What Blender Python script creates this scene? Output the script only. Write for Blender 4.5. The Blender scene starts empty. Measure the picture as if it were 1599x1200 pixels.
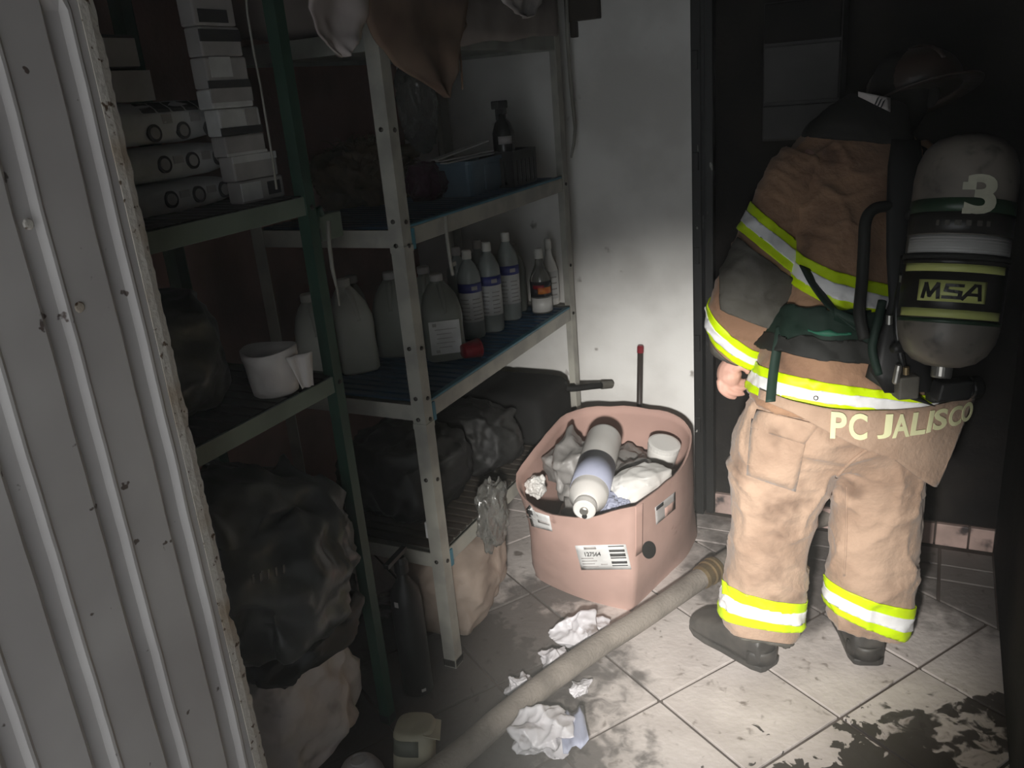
import bpy, bmesh, math, random
from mathutils import Vector, Matrix, noise
from mathutils.bvhtree import BVHTree

random.seed(7)
scene = bpy.context.scene
COL = scene.collection

# ------------------------------------------------------------------ camera
FW, FH = 1599.0, 1200.0
FPX, PITCH, ROLL, YAW, CAMH = 1308.55, 0.337557, -0.0863587, 0.487155, 1.62


def camera_basis():
    f = Vector((0, math.cos(PITCH), -math.sin(PITCH)))
    r = Vector((1, 0, 0))
    u = r.cross(f)
    c, s = math.cos(ROLL), math.sin(ROLL)
    rows = [c * r + s * u, -s * r + c * u, f]
    rot = Matrix.Rotation(YAW, 3, 'Z')
    return [rot @ v for v in rows]


CR, CU, CF = camera_basis()
CAM = Vector((0, 0, CAMH))
cam_data = bpy.data.cameras.new('camera')
cam = bpy.data.objects.new('camera', cam_data)
COL.objects.link(cam)
cam_data.sensor_fit = 'HORIZONTAL'
cam_data.sensor_width = 36.0
cam_data.lens = 36.0 * FPX / FW
cam_data.clip_start = 0.02
m = Matrix((CR, CU, -CF)).transposed().to_4x4()
m.translation = CAM
cam.matrix_world = m
scene.camera = cam

# ------------------------------------------------------------------ light
scene.view_settings.view_transform = 'Standard'
scene.view_settings.look = 'None'
scene.view_settings.exposure = 0.0
scene.view_settings.gamma = 1.0
scene.view_settings.use_curve_mapping = False
world = bpy.data.worlds.new('world')
scene.world = world
world.use_nodes = True
bgn = world.node_tree.nodes['Background']
bgn.inputs['Color'].default_value = (0.86, 0.90, 0.92, 1)      # overcast daylight seen through the doorway
bgn.inputs['Strength'].default_value = 1.4


def aim(o, target):
    d = (Vector(target) - o.location).normalized()
    o.rotation_euler = d.to_track_quat('-Z', 'Y').to_euler()


torch_d = bpy.data.lights.new('torch', 'SPOT')                  # the torch held beside the camera
torch_d.energy = 440
torch_d.color = (1.0, 0.965, 0.91)
torch_d.spot_size = math.radians(45)
torch_d.spot_blend = 1.0
torch_d.shadow_soft_size = 0.05
torch = bpy.data.objects.new('torch', torch_d)
COL.objects.link(torch)
torch.location = (-0.12, 0.12, 1.26)
aim(torch, (-0.58, 2.25, 0.29))


# ------------------------------------------------------------------ pixel helpers (1599 x 1200 frame -> points in the room)
def ray(u, v):
    return CR * ((u - FW / 2) / FPX) - CU * ((v - FH / 2) / FPX) + CF


def atx(u, v, x):
    d = ray(u, v)
    return CAM + d * (x / d.x)


def aty(u, v, y):
    d = ray(u, v)
    return CAM + d * (y / d.y)


def atz(u, v, z=0.0):
    d = ray(u, v)
    return CAM + d * ((z - CAMH) / d.z)


FHV = Vector((CF.x, CF.y, 0)).normalized()      # horizontal viewing direction
RHV = Vector((FHV.y, -FHV.x, 0))                # horizontal right


def atg(u, v, g):                               # at horizontal distance g along the viewing direction
    d = ray(u, v)
    return CAM + d * (g / (d.x * FHV.x + d.y * FHV.y))


# ------------------------------------------------------------------ materials
def M(name, col, col2=None, rough=0.6, metal=0.0, scale=7.0, lo=0.38, hi=0.66, bump=0.0, bscale=60.0, spec=0.4,
      trans=0.0, speck=None, sscale=30.0, slo=0.66, shi=0.7, stretch=(1, 1, 1), coat=0.0, sheen=0.0):
    mt = bpy.data.materials.new(name)
    mt.use_nodes = True
    nt = mt.node_tree
    b = nt.nodes['Principled BSDF']
    b.inputs['Roughness'].default_value = rough
    b.inputs['Metallic'].default_value = metal
    b.inputs['Specular IOR Level'].default_value = spec
    b.inputs['Transmission Weight'].default_value = trans
    b.inputs['Coat Weight'].default_value = coat
    b.inputs['Sheen Weight'].default_value = sheen
    b.inputs['Base Color'].default_value = (*col, 1)
    tc = nt.nodes.new('ShaderNodeNewGeometry')
    mp = nt.nodes.new('ShaderNodeMapping')
    mp.inputs['Scale'].default_value = stretch
    nt.links.new(tc.outputs['Position'], mp.inputs['Vector'])
    vec = mp.outputs['Vector']
    out = None
    if col2 is not None:
        out = nmix(nt, nramp(nt, nnoise(nt, vec, scale, 5), lo, hi), col, col2)
    if speck is not None:
        out = nmix(nt, nramp(nt, nnoise(nt, vec, sscale, 3), slo, shi), out if out is not None else col, speck)
    if out is not None:
        nt.links.new(out, b.inputs['Base Color'])
    if bump:
        bp = nt.nodes.new('ShaderNodeBump')
        bp.inputs['Strength'].default_value = bump
        bp.inputs['Distance'].default_value = 0.01
        nt.links.new(nnoise(nt, vec, bscale, 6), bp.inputs['Height'])
        nt.links.new(bp.outputs['Normal'], b.inputs['Normal'])
    return mt


def nnoise(nt, vec, scale, detail=4, dist=0.0):
    n = nt.nodes.new('ShaderNodeTexNoise')
    n.inputs['Scale'].default_value = scale
    n.inputs['Detail'].default_value = detail
    n.inputs['Distortion'].default_value = dist
    nt.links.new(vec, n.inputs['Vector'])
    return n.outputs['Fac']


def nramp(nt, fac, lo, hi):
    r = nt.nodes.new('ShaderNodeMapRange')
    r.interpolation_type = 'SMOOTHSTEP'
    r.inputs['From Min'].default_value = lo
    r.inputs['From Max'].default_value = hi
    nt.links.new(fac, r.inputs['Value'])
    return r.outputs['Result']


def nmix(nt, fac, a, b):
    x = nt.nodes.new('ShaderNodeMix')
    x.data_type = 'RGBA'
    if isinstance(fac, float):
        x.inputs[0].default_value = fac
    else:
        nt.links.new(fac, x.inputs[0])
    for k, c in ((6, a), (7, b)):
        if isinstance(c, (tuple, list)):
            x.inputs[k].default_value = (*c, 1)
        else:
            nt.links.new(c, x.inputs[k])
    return x.outputs[2]


def nmath(nt, op, a, b=None):
    x = nt.nodes.new('ShaderNodeMath')
    x.operation = op
    for k, c in ((0, a), (1, b)):
        if c is None:
            continue
        if isinstance(c, (int, float)):
            x.inputs[k].default_value = c
        else:
            nt.links.new(c, x.inputs[k])
    return x.outputs[0]


def ndist(nt, pos, c):
    x = nt.nodes.new('ShaderNodeVectorMath')
    x.operation = 'DISTANCE'
    nt.links.new(pos, x.inputs[0])
    x.inputs[1].default_value = c
    return x.outputs['Value']


def tile_material():
    mt = M('floor_tile', (0.50, 0.45, 0.42), rough=0.5, spec=0.3, bump=0.25, bscale=45)
    nt = mt.node_tree
    b = nt.nodes['Principled BSDF']
    pos = nt.nodes.new('ShaderNodeNewGeometry').outputs['Position']
    n1 = nnoise(nt, pos, 5.0, 6)
    n2 = nnoise(nt, pos, 22.0, 8, 0.6)
    n3 = nnoise(nt, pos, 3.0, 8, 1.0)
    base = nmix(nt, nramp(nt, n1, 0.35, 0.7), (0.56, 0.51, 0.48), (0.44, 0.395, 0.37))
    base = nmix(nt, nramp(nt, n2, 0.60, 0.74), base, (0.20, 0.17, 0.15))
    wob = nmath(nt, 'ADD', nmath(nt, 'MULTIPLY', nmath(nt, 'SUBTRACT', n3, 0.5), 0.75), nmath(nt, 'MULTIPLY', nmath(nt, 'SUBTRACT', n2, 0.5), 0.35))

    def blob(c, r, soft, amount):
        d = nmath(nt, 'ADD', ndist(nt, pos, c), wob)
        k = nramp(nt, d, r + soft, r)
        return nmath(nt, 'MULTIPLY', k, amount)
    # mud and soot left by water and boots
    masks = [blob((-0.17, 1.60, 0), 0.20, 0.012, 0.96), blob((0.27, 1.50, 0), 0.36, 0.03, 0.95), blob((0.34, 1.98, 0), 0.20, 0.04, 0.92),
             blob((-1.05, 1.93, 0), 0.22, 0.20, 0.80), blob((-1.25, 1.55, 0), 0.42, 0.2, 0.9), blob((0.15, 2.75, 0), 0.22, 0.25, 0.75),
             blob((-0.72, 1.52, 0), 0.06, 0.12, 0.75), blob((-0.55, 1.27, 0), 0.08, 0.16, 0.7), blob((-0.3, 2.75, 0), 0.3, 0.3, 0.75)]
    acc = masks[0]
    for k in masks[1:]:
        acc = nmath(nt, 'MAXIMUM', acc, k)
    col = nmix(nt, acc, base, (0.022, 0.018, 0.016))
    nt.links.new(col, b.inputs['Base Color'])
    return mt


MT = {}
MT['tile'] = tile_material()
MT['grout'] = M('grout', (0.06, 0.045, 0.038), (0.10, 0.08, 0.07), rough=0.9)
MT['white_wall'] = M('white_painted_wall', (0.74, 0.735, 0.71), (0.60, 0.59, 0.565), rough=0.7, scale=3.5, bump=0.15, bscale=35,
                     speck=(0.27, 0.25, 0.23), sscale=13, slo=0.68, shi=0.78, spec=0.2)
MT['pink_wall'] = M('terracotta_wall', (0.30, 0.17, 0.15), (0.19, 0.12, 0.11), rough=0.9, scale=4, bump=0.2)
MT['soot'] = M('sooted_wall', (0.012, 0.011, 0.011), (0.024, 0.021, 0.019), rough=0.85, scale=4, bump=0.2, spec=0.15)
MT['soot_frame'] = M('sooted_frame', (0.012, 0.012, 0.012), (0.02, 0.02, 0.02), rough=0.35, speck=(0.30, 0.30, 0.28), sscale=34, slo=0.68, shi=0.72, stretch=(1, 1, 0.35))  # pale specks are painted glints along with peeling white paint
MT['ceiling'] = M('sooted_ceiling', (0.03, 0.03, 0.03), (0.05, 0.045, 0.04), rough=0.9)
MT['baseboard'] = M('pink_skirting_tile', (0.50, 0.36, 0.32), (0.34, 0.25, 0.22), rough=0.5, scale=9, speck=(0.06, 0.05, 0.05), sscale=14, slo=0.55, shi=0.72)
MT['door'] = M('grey_painted_metal', (0.57, 0.54, 0.525), (0.48, 0.45, 0.44), rough=0.45, scale=3, bump=0.06, bscale=25, speck=(0.12, 0.09, 0.08), sscale=30, slo=0.70, shi=0.73, spec=0.4)
MT['door_edge'] = M('rusty_door_edge', (0.58, 0.54, 0.49), (0.42, 0.34, 0.26), rough=0.7, scale=10, lo=0.45, hi=0.7, speck=(0.10, 0.06, 0.035), sscale=60, slo=0.62, shi=0.68, bump=0.3, bscale=90)
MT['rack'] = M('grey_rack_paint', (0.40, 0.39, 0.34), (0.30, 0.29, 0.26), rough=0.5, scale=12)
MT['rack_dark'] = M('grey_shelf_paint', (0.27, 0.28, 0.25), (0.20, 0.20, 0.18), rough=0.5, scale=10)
MT['rack_low'] = M('dark_wood_slat', (0.035, 0.028, 0.022), (0.05, 0.04, 0.032), rough=0.8)
MT['bolt'] = M('dark_bolt', (0.06, 0.055, 0.05), rough=0.4, metal=0.6)
MT['green'] = M('green_rack_paint', (0.020, 0.060, 0.040), (0.015, 0.043, 0.029), rough=0.45, scale=9)
MT['green_beam'] = M('grey_green_beam', (0.16, 0.20, 0.16), (0.12, 0.15, 0.12), rough=0.5, scale=9)
MT['blue'] = M('blue_plastic_deck', (0.012, 0.055, 0.115), (0.01, 0.038, 0.08), rough=0.4, scale=9)
MT['blue_rim'] = M('light_blue_plastic', (0.05, 0.20, 0.27), (0.04, 0.15, 0.21), rough=0.4, scale=9)
MT['bin_blue'] = M('grey_blue_plastic', (0.13, 0.20, 0.26), (0.10, 0.15, 0.20), rough=0.4)
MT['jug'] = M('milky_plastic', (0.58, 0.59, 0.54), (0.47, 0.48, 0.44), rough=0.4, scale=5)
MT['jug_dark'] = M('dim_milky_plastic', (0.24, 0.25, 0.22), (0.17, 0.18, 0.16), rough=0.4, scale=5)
MT['bottle'] = M('grey_plastic_bottle', (0.26, 0.29, 0.28), (0.20, 0.22, 0.21), rough=0.3, scale=8)
MT['cap'] = M('white_cap', (0.62, 0.62, 0.58), (0.5, 0.5, 0.46), rough=0.5)
MT['paper'] = M('white_label_paper', (0.66, 0.66, 0.65), (0.56, 0.56, 0.55), rough=0.6, scale=20)
MT['paper_grey'] = M('dirty_label_paper', (0.42, 0.40, 0.39), (0.34, 0.32, 0.31), rough=0.7, scale=14)
MT['ink'] = M('black_ink', (0.03, 0.03, 0.035), (0.05, 0.05, 0.05), rough=0.6)
MT['ink_blue'] = M('blue_print', (0.05, 0.06, 0.28), (0.04, 0.05, 0.2), rough=0.5)
MT['ink_orange'] = M('orange_print', (0.65, 0.25, 0.05), (0.5, 0.12, 0.04), rough=0.5, scale=40)
MT['red'] = M('red_plastic', (0.26, 0.015, 0.025), (0.18, 0.012, 0.02), rough=0.4)
MT['clear'] = M('clear_plastic', (0.45, 0.45, 0.42), (0.30, 0.30, 0.28), rough=0.2, trans=0.75, scale=9)
MT['black_bag'] = M('black_bag_plastic', (0.045, 0.046, 0.045), (0.11, 0.11, 0.105), rough=0.36, scale=4, bump=0.35, bscale=18, spec=0.5)  # lighter grey mottling paints broad soft highlights into the plastic
MT['dark_bag'] = M('dull_black_bag', (0.018, 0.018, 0.018), (0.035, 0.035, 0.033), rough=0.55, scale=4, bump=0.35, bscale=18, spec=0.3)
MT['black_matt'] = M('black_plastic', (0.012, 0.012, 0.012), (0.02, 0.02, 0.02), rough=0.5)
MT['black_gloss'] = M('glossy_black', (0.012, 0.012, 0.012), (0.02, 0.02, 0.02), rough=0.25)
MT['sack'] = M('pale_woven_sack', (0.60, 0.54, 0.51), (0.44, 0.39, 0.365), rough=0.65, scale=6, bump=0.3, bscale=20, speck=(0.14, 0.12, 0.11), sscale=9, slo=0.6, shi=0.8)
MT['tan_sack'] = M('tan_sack', (0.36, 0.29, 0.24), (0.25, 0.20, 0.165), rough=0.6, scale=6, bump=0.3, bscale=20)
MT['white_cloth'] = M('white_cloth', (0.62, 0.58, 0.55), (0.50, 0.46, 0.44), rough=0.85, scale=8, bump=0.2, bscale=60)
MT['pink_cloth'] = M('dusty_white_cloth', (0.44, 0.39, 0.37), (0.36, 0.31, 0.30), rough=0.9, scale=8)
MT['brown_cloth'] = M('brown_cloth', (0.20, 0.135, 0.095), (0.14, 0.09, 0.065), rough=0.95, scale=6)
MT['tarp'] = M('dusty_cream_sheet', (0.30, 0.26, 0.24), (0.20, 0.17, 0.16), rough=0.9, scale=5)
MT['rag'] = M('white_plastic_rag', (0.66, 0.65, 0.67), (0.50, 0.48, 0.50), rough=0.35, scale=7, speck=(0.20, 0.17, 0.16), sscale=16, slo=0.6, shi=0.75)
MT['fibre'] = M('dry_fibre', (0.16, 0.12, 0.08), (0.10, 0.085, 0.055), rough=0.95, scale=14)
MT['purple'] = M('purple_plastic', (0.075, 0.02, 0.045), (0.05, 0.015, 0.03), rough=0.45, scale=12)
MT['carton'] = M('pink_brown_cardboard', (0.47, 0.31, 0.265), (0.39, 0.255, 0.215), rough=0.85, scale=5, bump=0.08, bscale=40, speck=(0.20, 0.11, 0.09), sscale=12, slo=0.66, shi=0.78)
MT['carton_in'] = M('inner_cardboard', (0.50, 0.325, 0.275), (0.42, 0.27, 0.23), rough=0.9, scale=4)
MT['grey_bag'] = M('grey_plastic_bag', (0.20, 0.19, 0.18), (0.27, 0.26, 0.25), rough=0.45, scale=7)
MT['white_plastic'] = M('white_plastic', (0.66, 0.65, 0.62), (0.58, 0.56, 0.53), rough=0.4, scale=6)
MT['lilac'] = M('lilac_label', (0.34, 0.36, 0.46), (0.29, 0.31, 0.40), rough=0.5, scale=10)
MT['hose'] = M('grey_hose_jacket', (0.25, 0.22, 0.19), (0.16, 0.14, 0.12), rough=0.85, scale=9, bump=0.3, bscale=120)
MT['brass'] = M('brass_coupling', (0.30, 0.22, 0.12), (0.20, 0.15, 0.08), rough=0.4, metal=0.7)
MT['steel'] = M('dull_steel', (0.42, 0.41, 0.38), (0.30, 0.29, 0.27), rough=0.35, metal=0.8)
MT['turnout'] = M('tan_turnout_fabric', (0.41, 0.285, 0.205), (0.30, 0.20, 0.14), rough=0.9, scale=6, bump=0.35, bscale=70, speck=(0.15, 0.095, 0.065), sscale=8, slo=0.52, shi=0.80, sheen=0.15)
MT['coat'] = M('brown_turnout_fabric', (0.34, 0.20, 0.12), (0.23, 0.13, 0.08), rough=0.9, scale=6, bump=0.35, bscale=70, speck=(0.10, 0.055, 0.035), sscale=9, slo=0.58, shi=0.80, sheen=0.15)
MT['lime'] = M('lime_reflective', (0.62, 0.86, 0.0), (0.54, 0.76, 0.0), rough=0.5, scale=14)
MT['silver'] = M('silver_reflective', (0.86, 0.86, 0.86), (0.74, 0.74, 0.74), rough=0.35, scale=16)
MT['elbow'] = M('charcoal_patch', (0.07, 0.065, 0.055), (0.10, 0.095, 0.08), rough=0.7, scale=12, bump=0.2)
MT['boot'] = M('black_rubber', (0.030, 0.028, 0.026), (0.075, 0.068, 0.06), rough=0.5, scale=9)
MT['skin'] = M('skin', (0.56, 0.33, 0.26), (0.48, 0.27, 0.21), rough=0.55, scale=25)
MT['helmet'] = M('sooty_helmet', (0.06, 0.04, 0.032), (0.04, 0.03, 0.025), rough=0.45)
MT['collar'] = M('black_collar', (0.014, 0.013, 0.012), (0.022, 0.02, 0.018), rough=0.9)
MT['cylinder'] = M('sooty_fibre_wrap', (0.20, 0.175, 0.15), (0.13, 0.115, 0.10), rough=0.5, scale=7, speck=(0.07, 0.06, 0.05), sscale=20, slo=0.55, shi=0.75, coat=0.2)
MT['cyl_black'] = M('black_wrap', (0.015, 0.014, 0.013), (0.022, 0.02, 0.019), rough=0.35)
MT['cyl_green'] = M('dark_green_wrap', (0.02, 0.05, 0.025), (0.016, 0.035, 0.02), rough=0.35)
MT['cyl_lime'] = M('pale_lime_print', (0.52, 0.55, 0.18), (0.45, 0.48, 0.16), rough=0.45)
MT['cyl_silver'] = M('grey_data_label', (0.42, 0.42, 0.40), (0.36, 0.36, 0.34), rough=0.4)
MT['cream_paint'] = M('worn_cream_paint', (0.50, 0.49, 0.38), (0.42, 0.41, 0.32), rough=0.6, scale=30)
MT['strap_green'] = M('dark_green_webbing', (0.010, 0.030, 0.020), (0.008, 0.022, 0.015), rough=0.7)
MT['strap_line'] = M('green_piping', (0.03, 0.17, 0.10), (0.025, 0.13, 0.08), rough=0.6)
MT['strap'] = M('black_webbing', (0.014, 0.015, 0.013), (0.022, 0.022, 0.02), rough=0.7)
MT['letter'] = M('yellow_cream_lettering', (0.80, 0.80, 0.48), (0.68, 0.68, 0.40), rough=0.5)
MT['cabinet'] = M('sooted_cabinet', (0.055, 0.051, 0.05), (0.036, 0.034, 0.033), rough=0.6)
MT['olive'] = M('olive_beige_carton', (0.36, 0.33, 0.24), (0.28, 0.26, 0.19), rough=0.6, scale=9)
MT['olive_dark'] = M('dark_olive_label', (0.11, 0.115, 0.09), (0.08, 0.085, 0.07), rough=0.6)
MT['case'] = M('matt_black_case', (0.012, 0.012, 0.012), (0.018, 0.018, 0.017), rough=0.8, spec=0.2)
MT['broom'] = M('dark_stick', (0.03, 0.022, 0.02), (0.05, 0.04, 0.035), rough=0.5)
MT['rope'] = M('white_cord', (0.28, 0.27, 0.24), (0.22, 0.21, 0.18), rough=0.8)


# ------------------------------------------------------------------ mesh helpers
def spline(p, n=8):
    out = []
    for k in range(len(p) - 1):
        p0, p1, p2, p3 = p[max(k - 1, 0)], p[k], p[k + 1], p[min(k + 2, len(p) - 1)]
        for i in range(n):
            t_ = i / n
            out.append(0.5 * ((2 * p1) + (p2 - p0) * t_ + (2 * p0 - 5 * p1 + 4 * p2 - p3) * t_ * t_ + (3 * p1 - p0 - 3 * p2 + p3) * t_ ** 3))
    out.append(p[-1])
    return out


class G:
    def __init__(self):
        self.v, self.f = [], []

    def add(self, vs, fs):
        o = len(self.v)
        self.v += [Vector(p) for p in vs]
        self.f += [tuple(i + o for i in f) for f in fs]
        return self

    def box(self, x0, x1, y0, y1, z0, z1):
        vs = [(x, y, z) for z in (z0, z1) for y in (y0, y1) for x in (x0, x1)]
        return self.add(vs, [(0, 2, 3, 1), (4, 5, 7, 6), (0, 1, 5, 4), (2, 6, 7, 3), (0, 4, 6, 2), (1, 3, 7, 5)])

    def obox(self, c, ax, ay, az):
        c, ax, ay, az = Vector(c), Vector(ax), Vector(ay), Vector(az)
        if ax.cross(ay).dot(az) < 0:
            az = -az
        vs = [c + ax * i + ay * j + az * k for k in (-1, 1) for j in (-1, 1) for i in (-1, 1)]
        return self.add(vs, [(0, 2, 3, 1), (4, 5, 7, 6), (0, 1, 5, 4), (2, 6, 7, 3), (0, 4, 6, 2), (1, 3, 7, 5)])

    def loft(self, rings, cap=True, closed=True):
        n = len(rings[0])
        vs = [p for r in rings for p in r]
        fs = []
        for k in range(len(rings) - 1):
            for i in range(n if closed else n - 1):
                j = (i + 1) % n
                fs.append((k * n + i, k * n + j, (k + 1) * n + j, (k + 1) * n + i))
        if cap and closed:
            fs.append(tuple(reversed(range(n))))
            fs.append(tuple((len(rings) - 1) * n + i for i in range(n)))
        return self.add(vs, fs)

    def tube(self, pts, r, n=10, cap=True, flat=None):
        pts = [Vector(p) for p in pts]
        rs = r if isinstance(r, (list, tuple)) else [r] * len(pts)
        rings = []
        a = None
        for k, p in enumerate(pts):
            t = (pts[min(k + 1, len(pts) - 1)] - pts[max(k - 1, 0)]).normalized()
            if a is None:
                a = t.orthogonal().normalized()
            a = (a - t * a.dot(t)).normalized()
            b = t.cross(a)
            rings.append([p + (a * math.cos(q) + b * math.sin(q)) * rs[k] for q in [2 * math.pi * i / n for i in range(n)]])
        return self.loft(rings, cap)

    def lathe(self, p0, axis, prof, n=24, cap=True, side=None):
        p0, axis = Vector(p0), Vector(axis).normalized()
        a = Vector(side) if side is not None else axis.orthogonal()
        a = (a - axis * a.dot(axis)).normalized()
        b = axis.cross(a)
        rings = [[p0 + axis * h + (a * math.cos(q) + b * math.sin(q)) * max(r, 1e-4) for q in [2 * math.pi * i / n for i in range(n)]] for r, h in prof]
        return self.loft(rings, cap)

    def grid(self, rows):
        n = len(rows[0])
        vs = [p for r in rows for p in r]
        fs = [(k * n + i, k * n + i + 1, (k + 1) * n + i + 1, (k + 1) * n + i) for k in range(len(rows) - 1) for i in range(n - 1)]
        return self.add(vs, fs)

    def prism(self, poly, z0, z1):
        n = len(poly)
        vs = [(p[0], p[1], z0) for p in poly] + [(p[0], p[1], z1) for p in poly]
        fs = [tuple(reversed(range(n))), tuple(range(n, 2 * n))] + [(i, (i + 1) % n, n + (i + 1) % n, n + i) for i in range(n)]
        return self.add(vs, fs)


def put(name, g, mat, parent=None, smooth=False, bevel=0.0, solid=0.0, sub=0):
    me = bpy.data.meshes.new(name)
    me.from_pydata([tuple(p) for p in g.v], [], g.f)
    bm = bmesh.new()
    bm.from_mesh(me)
    bmesh.ops.recalc_face_normals(bm, faces=bm.faces)
    bm.to_mesh(me)
    bm.free()
    return link(name, me, mat, parent, smooth, bevel, solid, sub)


def link(name, me, mat, parent=None, smooth=False, bevel=0.0, solid=0.0, sub=0):
    o = bpy.data.objects.new(name, me)
    COL.objects.link(o)
    me.materials.clear()
    me.materials.append(MT[mat])
    for p in me.polygons:
        p.use_smooth = smooth
    if sub:
        md = o.modifiers.new('sub', 'SUBSURF')
        md.levels = md.render_levels = sub
    if solid:
        md = o.modifiers.new('solid', 'SOLIDIFY')
        md.thickness = solid
        md.offset = 0
    if bevel:
        md = o.modifiers.new('bevel', 'BEVEL')
        md.width = bevel
        md.segments = 2
        md.limit_method = 'ANGLE'
    if parent is not None:
        adopt(o, parent)
    return o


def world_of(o):
    mtx = o.matrix_basis.copy()
    if o.parent:
        mtx = world_of(o.parent) @ o.matrix_parent_inverse @ mtx
    return mtx


def adopt(o, parent):
    o.parent = parent
    o.matrix_parent_inverse = world_of(parent).inverted()


def tag(o, label, cat, group=None, kind=None):
    o['label'] = label
    o['category'] = cat
    if group:
        o['group'] = group
    if kind:
        o['kind'] = kind
    return o


def thing(name, label, cat, loc, group=None):
    o = bpy.data.objects.new(name, None)
    COL.objects.link(o)
    o.empty_display_size = 0.05
    o.location = loc
    return tag(o, label, cat, group)


def struct(name, g, mat, label=None, cat=None, smooth=False, bevel=0.0):
    o = put(name, g, mat, None, smooth, bevel)
    o['kind'] = 'structure'
    if label:
        o['label'] = label
        o['category'] = cat
    return o


def copy_tree(o, parent=None):
    c = o.copy()
    COL.objects.link(c)
    c.parent = parent
    for ch in list(o.children):
        copy_tree(ch, c)
    return c


def fbm(p, o=4):
    return noise.fractal(p, 1.0, 2.0, o, noise_basis='PERLIN_ORIGINAL')


def crumple(center, radii, seed, sub=4, amp=0.16, freq=1.7, crease=0.12, cfreq=2.2, box=0.75, ground=None, squash=None, base=3, ridge=1.0):
    """crumpled sheet material: a jittered facet net, refined and softened, with small ridges"""
    bm = bmesh.new()
    bmesh.ops.create_icosphere(bm, subdivisions=base, radius=1)
    off = Vector((seed * 3.17, seed * 1.31, seed * 7.7))
    rnd = random.Random(seed)
    for v in bm.verts:
        n = v.co.normalized()
        n = (n + Vector((rnd.uniform(-1, 1), rnd.uniform(-1, 1), rnd.uniform(-1, 1))) * (0.13 if base > 2 else 0.26)).normalized()
        p = Vector([math.copysign(abs(c) ** box, c) for c in n])
        d = 1 + amp * fbm(n * freq + off) + crease * rnd.uniform(-0.55, 0.45)
        v.co = Vector((p.x * radii[0], p.y * radii[1], p.z * radii[2])) * d
    bmesh.ops.subdivide_edges(bm, edges=bm.edges, cuts=(3 if sub < 6 else 5) if base > 2 else 8, use_grid_fill=True)
    bmesh.ops.triangulate(bm, faces=bm.faces)
    for _ in range(2):
        bmesh.ops.smooth_vert(bm, verts=bm.verts, factor=0.45, use_axis_x=True, use_axis_y=True, use_axis_z=True)
    bm.normal_update()
    rm = min(radii)
    for v in bm.verts:
        q = Vector((v.co.x / rm, v.co.y / rm, v.co.z / rm))
        r = 1 - abs(noise.noise(q * cfreq * 0.8 + off)) * 2.4
        r2 = 1 - abs(noise.noise(Vector((q.x * 2.4, q.y * 1.2, q.z * 1.8)) * cfreq * 0.6 - off)) * 2.4
        v.co = v.co + v.normal * rm * crease * 0.45 * ridge * (max(0, r) ** 2 + 0.7 * max(0, r2) ** 2 - 0.5)
    if squash:
        for v in bm.verts:
            v.co = squash(v.co)
    for v in bm.verts:
        v.co += Vector(center)
        if ground is not None and v.co.z < ground + 0.004:
            v.co.z = ground + 0.001 + 0.003 * abs(fbm(v.co * 9))
    me = bpy.data.meshes.new('crumple')
    bm.to_mesh(me)
    bm.free()
    return me


def bake(objs, voxel, smooth=2):
    """fuse the given meshes into one continuous surface"""
    bm = bmesh.new()
    for o in objs:
        bm.from_mesh(o.data)
    me = bpy.data.meshes.new('fuse')
    bm.to_mesh(me)
    bm.free()
    for o in objs:
        bpy.data.objects.remove(o)
    t = bpy.data.objects.new('fuse', me)
    COL.objects.link(t)
    md = t.modifiers.new('r', 'REMESH')
    md.mode = 'VOXEL'
    md.voxel_size = voxel
    if smooth:
        ms = t.modifiers.new('s', 'SMOOTH')
        ms.factor = 0.5
        ms.iterations = smooth
    dg = bpy.context.evaluated_depsgraph_get()
    out = bpy.data.meshes.new_from_object(t.evaluated_get(dg))
    bpy.data.objects.remove(t)
    return out


def gobj(g):
    me = bpy.data.meshes.new('tmp')
    me.from_pydata([tuple(p) for p in g.v], [], g.f)
    bm = bmesh.new()
    bm.from_mesh(me)
    bmesh.ops.recalc_face_normals(bm, faces=bm.faces)
    bm.to_mesh(me)
    bm.free()
    o = bpy.data.objects.new('tmp', me)
    COL.objects.link(o)
    return o


def text_mesh(body, bold=0.0, shear=0.0):
    cu = bpy.data.curves.new('t', 'FONT')
    cu.body = body
    cu.size = 1
    cu.offset = bold
    cu.shear = shear
    cu.resolution_u = 4
    o = bpy.data.objects.new('t', cu)
    COL.objects.link(o)
    dg = bpy.context.evaluated_depsgraph_get()
    me = bpy.data.meshes.new_from_object(o.evaluated_get(dg))
    bpy.data.objects.remove(o)
    bm = bmesh.new()
    bm.from_mesh(me)
    bmesh.ops.triangulate(bm, faces=bm.faces)
    bmesh.ops.subdivide_edges(bm, edges=bm.edges, cuts=2, use_grid_fill=True)
    xs = [v.co.x for v in bm.verts]
    ys = [v.co.y for v in bm.verts]
    x0, x1, y0, y1 = min(xs), max(xs), min(ys), max(ys)
    for v in bm.verts:
        v.co = Vector(((v.co.x - x0) / (x1 - x0), (v.co.y - y0) / (y1 - y0), 0))
    vs = [v.co.copy() for v in bm.verts]
    bm.verts.index_update()
    fs = [tuple(v.index for v in f.verts) for f in bm.faces]
    bm.free()
    return vs, fs, (x1 - x0) / (y1 - y0)


# ------------------------------------------------------------------ room shell
XL, XR, YB, ZC = -1.92, 0.25, 2.90, 2.30
S = 0.3298
TA = Vector((0.5344, 0.8452))
TB = Vector((-0.8452, 0.5344))
TE = Vector((-0.588, 1.819))


def clip(poly, p, n):
    out = []
    for i in range(len(poly)):
        a, b = poly[i], poly[(i + 1) % len(poly)]
        da, db = (a - p).dot(n), (b - p).dot(n)
        if da >= 0:
            out.append(a)
        if (da > 0 > db) or (da < 0 < db):
            out.append(a + (b - a) * (da / (da - db)))
    return out


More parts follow.
